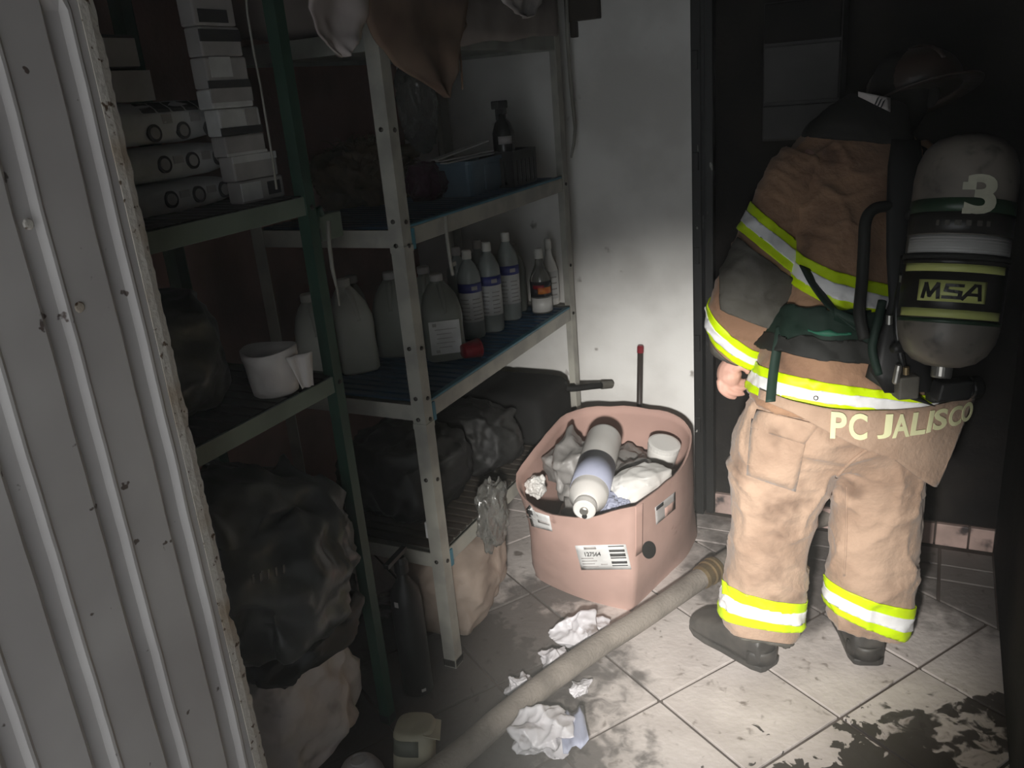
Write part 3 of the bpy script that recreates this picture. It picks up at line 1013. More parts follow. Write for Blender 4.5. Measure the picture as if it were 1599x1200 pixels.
cord('thin white cord dangling in front of the paper packs', [atx(380, -60, -1.17), atx(386, 20, -1.17), atx(396, 80, -1.17), atx(407, 135, -1.168), atx(416, 190, -1.17), atx(425, 245, -1.17), atx(432, 296, -1.17)], 0.0022)
cord('pale strap hanging beside far post of grey rack', [atx(884, -40, -1.182), atx(886, 60, -1.180), atx(891, 130, -1.178), atx(898, 200, -1.178), atx(896, 225, -1.178), atx(892, 246, -1.178)], [0.0075, 0.007, 0.007, 0.006, 0.006, 0.004])
g = G()
zc = [atx(696, 338, -1.174), atx(697, 360, -1.174), atx(700, 385, -1.172), atx(703, 408, -1.172), atx(707, 430, -1.172)]
t = thing('cable_tie', 'toothed white cable tie hanging below upper blue deck', 'cable tie', zc[0])
put('strap', G().tube(zc, 0.0048, 6), 'rope', t)
put('head', G().obox(atx(709, 412, -1.172), Vector((0.003, 0, 0)), Vector((0, 0.008, 0)), Vector((0, 0, 0.006))), 'rope', t, bevel=0.001)
cord('toothed pale cable tie hanging beside the green post', [atx(513, 345, -1.20), atx(514, 380, -1.20), atx(519, 420, -1.20), atx(526, 450, -1.20), atx(530, 478, -1.20)], [0.005, 0.005, 0.0045, 0.003, 0.002])
cord('dark frayed strap hanging beside brown cloth point', [atx(716, -20, -1.162), atx(728, 40, -1.162), atx(716, 60, -1.162), atx(720, 100, -1.162), atx(722, 140, -1.162)], 0.003, 'brown_cloth')
tag(link('plastic_bag', crumple(Vector((-1.50, 2.36, 1.60)), (0.05, 0.07, 0.13), 21, 4, crease=0.25, amp=0.3), 'clear', None, True), 'crumpled clear plastic bag hanging dimly under the top shelf', 'bag')
cord('thin twine holding the clear bag under the top shelf', [Vector((-1.50, 2.36, 1.745)), Vector((-1.502, 2.36, 1.70))], 0.003)
# green clamp between the racks
p = atx(520, 330, -1.255)
t = thing('clamp', 'dull green metal clamp between green post and grey rack', 'clamp', p)
put('plate', G().box(-1.30, -1.262, 1.52, 1.60, 1.325, 1.385), 'green_beam', t, bevel=0.003)
put('hook', G().tube([Vector((-1.262, 1.53, 1.385)), Vector((-1.258, 1.52, 1.402)), Vector((-1.256, 1.507, 1.398)), Vector((-1.255, 1.50, 1.36))], 0.007, 8), 'green', t, smooth=True)


# ------------------------------------------------------------------ goods on the green rack
ZG = 1.438


def pillow(c, hx, hy, hz, seed):
    rings = []
    n = 15
    for k in range(n):
        s = -1 + 2 * k / (n - 1)
        w = (1 - abs(s) ** 6) ** 0.5
        rr = []
        for i in range(24):
            q = 2 * math.pi * i / 24
            x = math.copysign(abs(math.cos(q)) ** 0.7, math.cos(q)) * hx * (0.82 + 0.18 * w)
            z = math.copysign(abs(math.sin(q)) ** 0.7, math.sin(q)) * hz * (0.40 + 0.60 * w)
            d = 1 + 0.05 * fbm(Vector((s * 3 + seed, q, seed)))
            rr.append(Vector((c[0] + x * d, c[1] + s * hy, c[2] + z * d)))
        rings.append(rr)
    return G().loft(rings)


def package(cu, cv, x, hz, hy, label, seed, dark_top, ground):
    c = atx(cu, cv, x + 0.07)
    c = Vector((x, c.y, ground + hz + 0.001))
    t = thing('paper_pack', label, 'package', (c.x, c.y, ground), 'pillow packs on green rack')
    hx = 0.075
    body = put('wrapper', pillow(c, hx, hy, hz, seed), 'paper', t, smooth=True)
    # printed marks on the side that faces the aisle
    for k in range(5):
        y = c.y + hy - 0.045 - 0.036 * k
        zc_ = c.z - (0.45 * hz if dark_top else 0)
        if dark_top:
            put('print', G().obox((c.x + hx * 0.80, y, c.z + hz * 0.70), (0.002, 0, -0.003), (0, 0.015, 0), (0.012, 0, -hz * 0.16)), 'ink', t)
        if k % 2 == 0:
            pr = put('logo', G().lathe((c.x + hx * 1.0, y, zc_), (1, 0, 0.05), [(0.0165, -0.004), (0.0165, 0.002), (0.012, 0.0025), (0.012, 0.0015)], 22), 'ink', t)
            put('logo_centre', G().lathe((c.x + hx * 1.0 + 0.002, y, zc_), (1, 0, 0.05), [(0.0115, 0), (0.011, 0.001)], 18), 'paper_grey', pr)
        else:
            put('print', G().obox((c.x + hx * 1.0, y, c.z + 0.006), (0.0015, 0, 0), (0, 0.012, 0), (0, 0, hz * 0.22)), 'paper_grey', t)
    return t


package(265, 300, -1.43, 0.031, 0.185, 'lowest printed white pillow pack on upper green shelf', 1, False, ZG)
package(255, 248, -1.43, 0.034, 0.185, 'middle printed white pillow pack with round logos in stack', 2, False, ZG + 0.064)
package(235, 180, -1.43, 0.040, 0.185, 'top printed white pillow pack with dark upper side', 3, True, ZG + 0.135)


def carton(name, label, x0, x1, y0, y1, z0, z1, mat, cat='box', group=None, bands=()):
    t = thing(name, label, cat, ((x0 + x1) / 2, (y0 + y1) / 2, z0), group)
    put('body', G().box(x0, x1, y0, y1, z0, z1), mat, t, bevel=0.004)
    h = z1 - z0
    for (a, b, c, d, m_) in bands:
        put('print', G().box(x1 - 0.002, x1 + 0.0012, y0 + (y1 - y0) * a, y0 + (y1 - y0) * b, z0 + h * c, z0 + h * d), m_, t)
    return t


z = ZG + 0.001
YN = 1.305
SPEC = [(0.046, (1.335, 1.465), 'paper_grey', ((0.0, 0.45, 0.1, 0.9, 'paper'), (0.6, 0.9, 0.2, 0.8, 'ink')), 'lowest small printed pack of the tall stack'),
        (0.050, (1.325, 1.455), 'paper_grey', ((0.0, 1.0, 0.72, 1.0, 'paper'),), 'pack with white top stripe, second in the tall stack'),
        (0.040, (1.315, 1.430), 'paper_grey', ((0.0, 1.0, 0.0, 0.15, 'paper'),), 'plain grey pack, third in the tall stack'),
        (0.052, (1.310, 1.428), 'paper', ((0.0, 1.0, 0.0, 0.3, 'ink'), (0.62, 0.92, 0.3, 0.95, 'paper_grey')), 'white pack with black base stripe, fourth in the tall stack'),
        (0.038, (1.300, 1.415), 'paper', ((0.0, 1.0, 0.3, 1.0, 'paper_grey'),), 'grey and white pack, fifth in the tall stack'),
        (0.058, (1.300, 1.415), 'paper_grey', ((0.1, 0.6, 0.35, 1.0, 'paper'), (0.0, 1.0, 0.0, 0.25, 'ink')), 'dim pack with pale square, sixth in the tall stack'),
        (0.055, (1.300, 1.410), 'paper_grey', ((0.0, 1.0, 0.5, 0.9, 'ink'),), 'dim grey pack third from top of the tall stack'),
        (0.060, (1.295, 1.405), 'paper_grey', ((0.1, 0.8, 0.1, 0.5, 'ink'),), 'dark printed pack second from top of the tall stack'),
        (0.060, (1.295, 1.400), 'paper_grey', ((0.0, 1.0, 0.6, 0.9, 'ink'),), 'dim grey pack topmost of the tall stack')]
for k, (h, (ya, yb), mat, bands, lab) in enumerate(SPEC):
    carton('paper_box', lab, -1.425 + 0.085, -1.30, ya - 0.0, yb, z, z + h, mat, 'package', 'packs in the tall stack', bands)
    z += h + 0.0008
carton('paper_box', 'dim box with pale front behind the door edge on pillow packs', -1.50, -1.37, 1.02, 1.225, ZG + 0.2175, ZG + 0.272, 'paper_grey', 'box', None, ((0.5, 1.0, 0.0, 1.0, 'paper_grey'), (0.0, 0.5, 0.3, 0.7, 'ink')))
carton('paper_box', 'upper dark box stacked on the dim box behind door edge', -1.50, -1.375, 1.02, 1.21, ZG + 0.2735, ZG + 0.335, 'ink', 'box', None, ((0.3, 1.0, 0.1, 0.9, 'paper_grey'),))

# middle green shelf: cloth wrapped pot, dark sack
ZM = 1.0205
pp = atz(432, 612, ZM)
t = thing('cloth_wrapped_pot', 'small pot wrapped in off-white cloth on middle green shelf', 'pot', pp)
rings = []
for k, (r, z) in enumerate(((0.046, 0.0), (0.050, 0.004), (0.053, 0.03), (0.057, 0.065), (0.060, 0.083), (0.0605, 0.086), (0.061, 0.103), (0.0585, 0.105), (0.055, 0.085), (0.050, 0.03), (0.046, 0.012))):
    rr = []
    for i in range(40):
        q = 2 * math.pi * i / 40
        w = 1 + 0.035 * fbm(Vector((math.cos(q) * 2, math.sin(q) * 2, z * 20 + k * .1))) + (0.02 * math.sin(3 * q + z * 60) if 0 < k < 5 else 0)
        rr.append(Vector((pp.x + math.cos(q) * r * w, pp.y + math.sin(q) * r * w, pp.z + z + (0.004 * math.sin(q * 2 + 1) if k > 3 else 0))))
    rings.append(rr)
put('wrap', G().loft(rings), 'white_cloth', t, smooth=True)
dd = Vector((0.86, -0.5, 0))
ss = Vector((0.5, 0.86, 0))
rows = []
for j in range(9):
    f = j / 8
    row = []
    for i in range(9):
        s_ = (i / 8 - 0.2) * 0.062 * (1 - 0.55 * f)
        row.append(pp + dd * (0.058 - 0.002 * f) + ss * (s_ + 0.028 + 0.018 * f) + dd * (0.004 * math.sin(i * 1.3 + f * 2) + 0.003) + Vector((0, 0, 0.09 - 0.078 * f)))
    rows.append(row)
put('loose_corner', G().grid(rows), 'white_cloth', t, smooth=True, solid=0.002)
tag(link('dark_sack', crumple(Vector((-1.46, 1.12, ZM + 0.135)), (0.15, 0.17, 0.14), 31, 5, crease=0.12, ground=ZM), 'black_bag', None, True), 'dark sack slumped behind door edge on middle green shelf', 'sack')

# below: black bag on pale sack
tag(link('pale_sack', crumple(Vector((-1.415, 1.245, 0.235)), (0.165, 0.205, 0.235), 41, 5, amp=0.22, crease=0.20, cfreq=1.4, ground=0.0, ridge=1.4), 'sack', None, True), 'bulging pale plastic sack on floor below black bag', 'sack')
tag(link('black_liner', crumple(Vector((-1.355, 1.25, 0.445)), (0.165, 0.20, 0.055), 47, 5, amp=0.25, crease=0.25, ground=0.40), 'black_matt', None, True), 'dark folded liner between pale sack and black bag', 'liner')


def lean(p):
    k = max(0.0, p.z / 0.25)
    return Vector((p.x - 0.10 * k, p.y - 0.05 * k, p.z))


t = thing('garbage_bag', 'large black plastic garbage bag bulging past the green post', 'bag', (-1.33, 1.17, 0.49))
link('bag_body', crumple(Vector((-1.345, 1.215, 0.66)), (0.185, 0.235, 0.195), 52, 6, amp=0.20, freq=1.6, crease=0.27, cfreq=1.3, ground=0.475, squash=lean, ridge=1.6), 'black_bag', t, True)
g = G()
for k in range(5):
    a = atx(395 + 12 * k, 905 - 4 * k, -1.155)
    g.obox(a, (0.0008, 0, 0), (0, 0.003, 0.0005), (0, 0.001, 0.009))
put('print', g, 'black_gloss', t)

# ------------------------------------------------------------------ lower part of the grey rack
t = thing('black_case', 'matt black plastic case with handle lying under the blue deck by the wall', 'case', (-1.42, 2.60, ZL))
rings = []
cyy, czz = 2.60, ZL + 0.106
for x, k in ((-1.655, 0.80), (-1.645, 0.93), (-1.62, 1.0), (-1.44, 1.0), (-1.433, 0.975), (-1.417, 0.975), (-1.41, 1.0), (-1.265, 1.0), (-1.23, 0.97), (-1.21, 0.88), (-1.20, 0.70)):
    rings.append([Vector((x, cyy + math.copysign(abs(math.cos(q)) ** .4, math.cos(q)) * 0.145 * (0.5 + 0.5 * k), czz + math.copysign(abs(math.sin(q)) ** .4, math.sin(q)) * 0.104 * k)) for q in [2 * math.pi * i / 32 for i in range(32)]])
put('body', G().loft(rings), 'case', t, smooth=True)
hb = [Vector((-1.215, 2.70, 0.545)), Vector((-1.17, 2.72, 0.545)), Vector((-1.13, 2.78, 0.535)), Vector((-1.08, 2.84, 0.525))]
put('handle', G().tube(hb, 0.012, 10), 'case', t, smooth=True)
put('handle_end', G().lathe(hb[-1], (hb[-1] - hb[-2]), [(0.015, -0.04), (0.015, 0.005), (0.010, 0.01)], 12), 'elbow', t)
a, b = Vector((-0.985, 2.83, 0.004)), aty(1000, 543, 2.872)
t = thing('broom_stick', 'dark stick with red tip leaning on white wall behind carton', 'stick', a)
put('shaft', G().tube([a, b], 0.011, 12), 'broom', t, smooth=True)
put('tip', G().lathe(b - (b - a).normalized() * 0.02, (b - a), [(0.0125, 0), (0.0125, 0.022), (0.009, 0.028)], 12), 'red', t)
tag(link('black_sack', crumple(Vector((-1.45, 1.97, ZL + 0.135)), (0.19, 0.19, 0.14), 61, 5, crease=0.2, ground=ZL), 'dark_bag', None, True), 'dark plastic bundle on lowest deck behind grey front post', 'sack')
tag(link('black_sack', crumple(Vector((-1.40, 2.30, ZL + 0.11)), (0.18, 0.13, 0.12), 63, 5, crease=0.2, ground=ZL), 'dark_bag', None, True), 'dark plastic bundle on lowest deck before the black case', 'sack')
tag(link('plastic_wrap', crumple(Vector((-1.155, 1.985, 0.40)), (0.030, 0.085, 0.115), 64, 5, amp=0.4, freq=2.5, crease=0.45, cfreq=1.6, box=0.9), 'clear', None, True), 'crumpled clear plastic wrap draped on lowest shelf edge', 'plastic wrap')
tag(link('tan_sack', crumple(Vector((-1.315, 1.975, 0.155)), (0.135, 0.20, 0.16), 67, 5, amp=0.14, crease=0.10, ground=0.0), 'tan_sack', None, True), 'tan paper sack in thin plastic on floor under the lowest deck', 'sack')
p = atx(655, 845, -1.26)
carton('small_box', 'small white and pink box behind foot of grey post', -1.285, -1.262, 1.80, 1.82, ZL + 0.001, ZL + 0.055, 'paper', 'box', None, ((0.1, 0.9, 0.5, 0.75, 'ink'),))
carton('small_box', 'small dusty pink box beside the white and pink one', -1.285, -1.262, 1.825, 1.84, ZL + 0.001, ZL + 0.055, 'carton')
bp = atz(654, 1076, 0)
t = thing('pump_bottle', 'tall black cylinder standing between the two racks', 'canister', (bp.x, bp.y, 0))
put('body', G().lathe((bp.x, bp.y, 0.0), (0, 0, 1), [(0.040, 0), (0.044, 0.006), (0.044, 0.30), (0.040, 0.335), (0.022, 0.365), (0.016, 0.375), (0.016, 0.40)], 24), 'black_matt', t, smooth=True)
put('valve', G().lathe((bp.x, bp.y, 0.395), (0, 0, 1), [(0.02, 0), (0.02, 0.03), (0.012, 0.045)], 16).obox((bp.x, bp.y - 0.02, 0.45), (0.008, 0, 0), (0, 0.045, 0.004), (0, 0, 0.006)), 'black_matt', t)
put('sticker', arc_strip(Vector((bp.x, bp.y, 0)), 0.0448, 0.305, 0.322, -1.75, -1.45, 4), 'paper_grey', t, smooth=True)
put('sticker', arc_strip(Vector((bp.x, bp.y, 0)), 0.0450, 0.02, 0.030, -0.75, -0.45, 4), 'paper', t, smooth=True)  # bright fleck near the base, a glint painted onto the body

# ------------------------------------------------------------------ things on the floor at the front
c0 = atz(648, 1204, 0.0)
t = thing('drink_carton', 'olive beige rounded carton standing beside the hose at bottom edge', 'carton', c0)
ln = FHV * 0.16 + RHV * 0.10
rot_ = math.radians(20)
rings = []
for z, k, e in ((0.0, 0.94, .6), (0.004, 1.0, .6), (0.07, 1.0, .6), (0.118, 1.0, .6), (0.128, 0.93, .7), (0.130, 0.80, .8)):
    rings.append(sring(c0 + ln * z, 0.052 * k, 0.047 * k, z, 32, e, rot_))
put('body', G().loft(rings), 'olive', t, smooth=True)
rows = []
for z in (0.075, 0.117):
    ring = sring(c0 + ln * z, 0.0528, 0.0478, z, 32, .6, rot_)
    rows.append([ring[i % 32] for i in range(19, 26)])
put('label', G().grid(rows), 'olive_dark', t, smooth=True, solid=0.001)
fl_ = c0 + ln * 0.125 + Vector((0, 0, 0.126))
put('flap', G().obox(fl_ + RHV * 0.045 - FHV * 0.010 + Vector((0, 0, -0.006)), RHV * 0.020 + Vector((0, 0, -0.008)), FHV * 0.035, Vector((0.0, 0, 0.0012))), 'olive', t)
p = Vector((-1.205, 1.195, 0))
t = thing('bowl', 'upturned pale grey bowl on floor at bottom edge', 'bowl', Vector((-1.235, 1.30, 0)))
q = atz(566, 1222, 0.0)
put('shell', G().lathe(q, (0, 0, 1), [(0.062, 0.0), (0.064, 0.004), (0.058, 0.03), (0.044, 0.055), (0.026, 0.069), (0.008, 0.073)], 28), 'paper_grey', t, smooth=True)
put('foot_ring', G().lathe(q, (0, 0, 1), [(0.022, 0.069), (0.022, 0.075), (0.018, 0.075), (0.018, 0.070)], 24, cap=False), 'paper_grey', t)

# hose
pts = []
HP = [(560, 1290, 0.040), (700, 1193, 0.045), (780, 1125, 0.055), (860, 1062, 0.060), (930, 1012, 0.056), (1000, 968, 0.046), (1060, 927, 0.040), (1100, 899, 0.040), (1128, 880, 0.040), (1180, 848, 0.04), (1240, 822, 0.04), (1300, 805, 0.04)]
cps = [atz(u, v, z) for u, v, z in HP]


hpts = spline(cps)
t = thing('fire_hose', 'thick grey fire hose with brass coupling lying across the floor', 'hose', cps[4])
put('tube', G().tube(hpts, [0.034 + 0.0012 * fbm(p * 6) for p in hpts], 18), 'hose', t, smooth=True)
ca, cb = atz(1096, 902, 0.040), atz(1127, 881, 0.040)
put('coupling', G().lathe(ca, cb - ca, [(0.036, -0.01), (0.040, 0.0), (0.040, 0.02), (0.037, 0.022), (0.037, 0.03), (0.043, 0.032), (0.043, 0.045), (0.038, 0.047), (0.038, 0.055), (0.044, 0.057), (0.044, 0.07), (0.038, 0.075)], 24), 'brass', t, smooth=False)


def rag(u, v, rx, ry, rz, seed, label, name='crumpled_rag', sub=5, mat='rag', lift=0.0):
    c = atz(u, v, rz * 0.8)
    return tag(link(name, crumple(Vector((c.x, c.y, rz * 0.8 + lift)), (rx, ry, rz), seed, sub, amp=0.5, freq=1.6, crease=0.75, cfreq=1.1, box=1.0, ground=0.0, base=2, ridge=0.45), mat, None, True), label, 'rag', 'discarded plastic rags on the floor')


rag(912, 985, 0.075, 0.075, 0.045, 71, 'crumpled white rag beyond the hose near the carton')
rag(865, 1035, 0.045, 0.05, 0.030, 73, 'small crumpled white rag half under the hose')
rag(812, 1070, 0.040, 0.04, 0.025, 75, 'smallest crumpled rag at left of the hose')
rag(850, 1143, 0.078, 0.070, 0.050, 77, 'bright white crumpled rag in front of the hose')
rag(905, 1075, 0.030, 0.035, 0.016, 79, 'dirty torn rag scrap just right of the hose', sub=4)
c = atz(893, 1148, 0.03)
g = G()
rows = []
for j in range(6):
    rows.append([c + RHV * (-0.028 + 0.011 * i) + FHV * (0.055 - 0.026 * j) + Vector((0, 0, 0.004 + 0.022 * math.sin(i * 0.9 + 0.5 * j) ** 2 + 0.004 * i)) for i in range(7)])
tag(put('paper_scrap', G().grid(rows), 'lilac', None, smooth=True, solid=0.0015), 'stiff lilac paper scrap beside the bright white rag', 'paper')


# ------------------------------------------------------------------ cardboard carton with its rubbish
def build_carton():
    bottom = [atz(985, 955, 0), atz(900, 932, 0), atz(832, 893, 0), Vector((-1.175, 2.50, 0)), Vector((-1.13, 2.70, 0)), Vector((-0.93, 2.80, 0)), Vector((-0.745, 2.78, 0)), Vector((-0.715, 2.62, 0)), Vector((-0.745, 2.42, 0))]
    top = [atz(992, 790, 0.400), atz(912, 809, 0.395), atz(842, 797, 0.405), atz(806, 752, 0.43), atz(835, 676, 0.475), atz(915, 637, 0.490), atz(1030, 640, 0.480), atz(1078, 672, 0.450), atz(1062, 735, 0.415)]
    t = thing('cardboard_carton', 'open pink brown cardboard carton full of discarded plastic', 'carton', (-0.93, 2.47, 0))
    n = 9

    def ringof(pts, m_=6):
        # piecewise with rounded flow except at the front crease (index 0)
        out = []
        for k in range(n):
            p0, p1, p2, p3 = pts[(k - 1) % n], pts[k], pts[(k + 1) % n], pts[(k + 2) % n]
            if k == 0:
                p0 = p1 + (p1 - p2) * 0.3
            if k == n - 1:
                p3 = p2 + (p2 - p1) * 0.3
            for i in range(m_):
                s = i / m_
                out.append(0.5 * ((2 * p1) + (p2 - p0) * s + (2 * p0 - 5 * p1 + 4 * p2 - p3) * s * s + (3 * p1 - p0 - 3 * p2 + p3) * s ** 3))
        return out
    rb, rt = ringof(bottom), ringof(top)
    cen = Vector((-0.95, 2.46, 0))
    K = 14
    outer = []
    for k in range(K + 1):
        s = k / K
        rr = []
        for a, b in zip(rb, rt):
            p = a.lerp(b, s)
            d = Vector((p.x - cen.x, p.y - cen.y, 0)).normalized()
            bul = 0.012 * math.sin(math.pi * s) + 0.004 * fbm(Vector((p.x * 5, p.y * 5, p.z * 6)))
            p = p + d * bul
            p.x = max(p.x, -1.176)
            if k == K:
                p.z += 0.004 * fbm(Vector((p.x * 14, p.y * 14, 1)))
            rr.append(p)
        outer.append(rr)
    inner = []
    for k in range(K, 1, -1):
        rr = []
        for p in outer[k]:
            d = Vector((p.x - cen.x, p.y - cen.y, 0)).normalized()
            rr.append(p - d * 0.007 + Vector((0, 0, 0.0)))
        inner.append(rr)
    put('wall', G().loft(outer, cap=False), 'carton', t, smooth=True)
    put('lining', G().loft([outer[K]] + inner, cap=False), 'carton_in', t, smooth=True)
    put('base', G().add([p + Vector((0, 0, 0.003)) for p in outer[0]], [tuple(range(len(outer[0])))]), 'carton', t)
    # BVH of the outside for the stickers
    gg = G().loft(outer, cap=False)
    bvh = BVHTree.FromPolygons([tuple(v) for v in gg.v], gg.f)

    def on(u, v, off=0.0015):
        d = ray(u, v).normalized()
        hit = bvh.ray_cast(CAM, d)
        if hit[0] is None:
            hit = bvh.find_nearest(CAM + d * 2.6)
        nn = hit[1]
        if nn.dot(d) > 0:
            nn = -nn
        return hit[0] + nn * off

    def sticker(name, quad, mat, parent, off=0.0015, nu=8, nv=5):
        (a, b, c_, d_) = quad
        rows = []
        for j in range(nv + 1):
            fj = j / nv
            rows.append([on((a[0] * (1 - fi) + b[0] * fi) * (1 - fj) + (d_[0] * (1 - fi) + c_[0] * fi) * fj, (a[1] * (1 - fi) + b[1] * fi) * (1 - fj) + (d_[1] * (1 - fi) + c_[1] * fi) * fj, off) for fi in [i / nu for i in range(nu + 1)]])
        return put(name, G().grid(rows), mat, parent, smooth=True, solid=0.0006)

    def sub(quad, u0, u1, v0, v1):
        (a, b, c_, d_) = quad

        def P(fu, fv):
            return tuple((a[k] * (1 - fu) + b[k] * fu) * (1 - fv) + (d_[k] * (1 - fu) + c_[k] * fu) * fv for k in (0, 1))
        return (P(u0, v0), P(u1, v0), P(u1, v1), P(u0, v1))
    q1 = ((898, 852), (977, 850), (986, 889), (908, 890))
    st = sticker('shipping_label', q1, 'paper', t)
    for k, w in enumerate((0.05, 0.12, 0.16, 0.06, 0.13, 0.05)):
        v0 = 0.04 + 0.155 * k
        sticker('barcode', sub(q1, 0.64, 0.95, v0, v0 + w * 0.75), 'ink', st, 0.0025, 4, 1)
    sticker('print_block', sub(q1, 0.16, 0.40, 0.05, 0.15), 'paper_grey', st, 0.0025, 3, 1)
    for k in range(4):
        sticker('print_line', sub(q1, 0.06, 0.30 + 0.06 * (k % 2), 0.50 + 0.11 * k, 0.535 + 0.11 * k), 'paper_grey', st, 0.0025, 3, 1)
    sticker('print_line', sub(q1, 0.42, 0.55, 0.75, 0.79), 'paper_grey', st, 0.0025, 3, 1)
    vs, fs, asp = text_mesh('127564', 0.02)
    pts = []
    q = sub(q1, 0.15, 0.46, 0.26, 0.44)
    for v in vs:
        fu, fv = v.x, 1 - v.y
        s = sub(q, fu, fu, fv, fv)[0]
        pts.append(on(s[0], s[1], 0.003))
    put('number', G().add(pts, fs), 'ink', st)
    q2 = ((812, 791), (858, 806), (863, 830), (820, 819))
    st = sticker('corner_label', q2, 'paper', t)
    sticker('print_block', sub(q2, 0.02, 0.42, 0.02, 0.28), 'ink', st, 0.0025, 4, 1)
    sticker('print_line', sub(q2, 0.55, 0.95, 0.45, 0.62), 'paper_grey', st, 0.0025, 4, 1)
    sticker('print_line', sub(q2, 0.08, 0.45, 0.45, 0.52), 'paper_grey', st, 0.0025, 4, 1)
    q3 = ((1022, 793), (1054, 768), (1054, 795), (1024, 820))
    st = sticker('torn_label', q3, 'paper_grey', t)
    sticker('print_block', sub(q3, 0.05, 0.40, 0.02, 0.22), 'ink', st, 0.0025, 3, 1)
    sticker('tear', sub(q3, 0.45, 0.95, 0.45, 0.95), 'carton', st, 0.0028, 3, 2)
    # hand hole and tape scar
    c_ = [on(1013 + 11 * math.cos(a), 859 + 14 * math.sin(a), 0.0012) for a in [2 * math.pi * i / 20 for i in range(20)]]
    put('hand_hole', G().add(c_, [tuple(range(20))]), 'black_matt', t)
    sticker('tape', ((992, 792), (1004, 786), (1003, 862), (992, 870)), 'carton_in', t, 0.0008)
    return t


build_carton()


def flask(p0, p1, r, label, prof, mats):
    pass


# white and lilac bottle lying on top, neck towards the camera
b0 = atz(914, 791, 0.425)
b1 = atz(944, 684, 0.475)
ax = (b1 - b0).normalized()
L = (b1 - b0).length
t = thing('detergent_bottle', 'white bottle with lilac label lying in the carton', 'bottle', b0)
R_ = 0.060
put('body', G().lathe(b0, ax, [(0.030, 0.006), (0.040, 0.022), (R_ * .97, 0.045), (R_, 0.06), (R_, L - 0.02), (R_ * .96, L - 0.006), (R_ * .85, L + 0.004)], 36), 'white_plastic', t, smooth=True)
put('label_sleeve', G().lathe(b0, ax, [(R_ + 0.001, L * 0.20), (R_ + 0.001, L * 0.56)], 36, cap=False), 'lilac', t, smooth=True, solid=0.001)
put('neck', G().lathe(b0 - ax * 0.022, ax, [(0.030, 0.0), (0.034, 0.003), (0.036, 0.022), (0.034, 0.034)], 28), 'white_plastic', t)
put('spout', G().lathe(b0 - ax * 0.030, ax, [(0.010, 0.0), (0.013, 0.002), (0.013, 0.010)], 18), 'steel', t)
put('opening', G().lathe(b0 - ax * 0.0235 - Vector((0, 0, 0.02)), ax, [(0.008, 0.0), (0.008, 0.004)], 14), 'black_matt', t)
tag(link('grey_bag', crumple(Vector((-1.055, 2.385, 0.395)), (0.085, 0.125, 0.115), 83, 5, amp=0.4, freq=1.6, crease=0.55, cfreq=1.2, box=0.9, base=2, ridge=0.4), 'grey_bag', None, True), 'crumpled grey plastic bag at left inside the carton', 'bag')
tag(link('white_scrap', crumple(atz(838, 760, 0.37), (0.03, 0.03, 0.035), 85, 4, amp=0.3, crease=0.3), 'white_plastic', None, True), 'small white scrap below grey bag in the carton', 'scrap')
# white bag-like pouch at right and round tub behind it
pa, pb_ = atz(962, 790, 0.385), atz(1035, 730, 0.415)
t = thing('white_pouch', 'white plastic pouch with creased front at right inside the carton', 'pouch', pa)
me = crumple(Vector((0, 0, 0)), (0.066, 0.115, 0.055), 88, 5, amp=0.12, crease=0.10, cfreq=1.4, box=0.8)
mtx = Matrix.Translation(atz(997, 757, 0.385)) @ Matrix.Rotation(math.radians(-28), 4, 'Z')
me.transform(mtx)
link('pouch_body', me, 'white_plastic', t, True)
c = atz(1026, 706, 0.385)
t = thing('white_tub', 'round white tub behind the pouch in the carton', 'tub', c)
put('shell', G().lathe(c + Vector((0, 0.03, -0.06)), Vector((0.25, -0.15, 1)), [(0.042, 0), (0.05, 0.01), (0.055, 0.07), (0.05, 0.085), (0.03, 0.09)], 26), 'white_plastic', t, smooth=True)
put('lid', G().lathe(c + Vector((0, 0.03, -0.06)) + Vector((0.25, -0.15, 1)).normalized() * 0.078, Vector((0.25, -0.15, 1)), [(0.057, 0), (0.057, 0.014), (0.048, 0.017)], 26), 'white_plastic', t)
c = atz(975, 790, 0.36)
tag(link('lilac_wrapper', crumple(Vector((-0.86, 2.22, 0.36)), (0.05, 0.045, 0.035), 91, 4, amp=0.3, crease=0.35), 'lilac', None, True), 'flattened lilac wrapper at front corner of the carton', 'wrapper')
tag(link('rubbish_fill', crumple(Vector((-0.93, 2.47, 0.20)), (0.17, 0.24, 0.17), 93, 5, amp=0.2, crease=0.3, cfreq=3), 'grey_bag', None, True), 'grey plastic rubbish filling the carton below the bottle', 'rubbish')

# ------------------------------------------------------------------ sooted things in the dark end
xa, xb = aty(1190, 75, 2.78).x, aty(1312, 120, 2.78).x
t = thing('wall_cabinet', 'soot-greyed wall cabinet beyond the firefighter shoulder', 'cabinet', ((xa + xb) / 2, 2.86, 1.42))
put('body', G().box(xa, xb, 2.80, 2.939, 1.40, 1.80), 'cabinet', t, bevel=0.004)
put('door', G().box(xa + 0.004, xb - 0.004, 2.785, 2.799, 1.515, 1.675), 'cabinet', t, bevel=0.003)
put('door', G().box(xa + 0.004, xb - 0.004, 2.785, 2.799, 1.405, 1.505), 'cabinet', t, bevel=0.003)
put('door', G().box(xa + 0.004, xb - 0.004, 2.785, 2.799, 1.685, 1.795), 'soot', t, bevel=0.003)


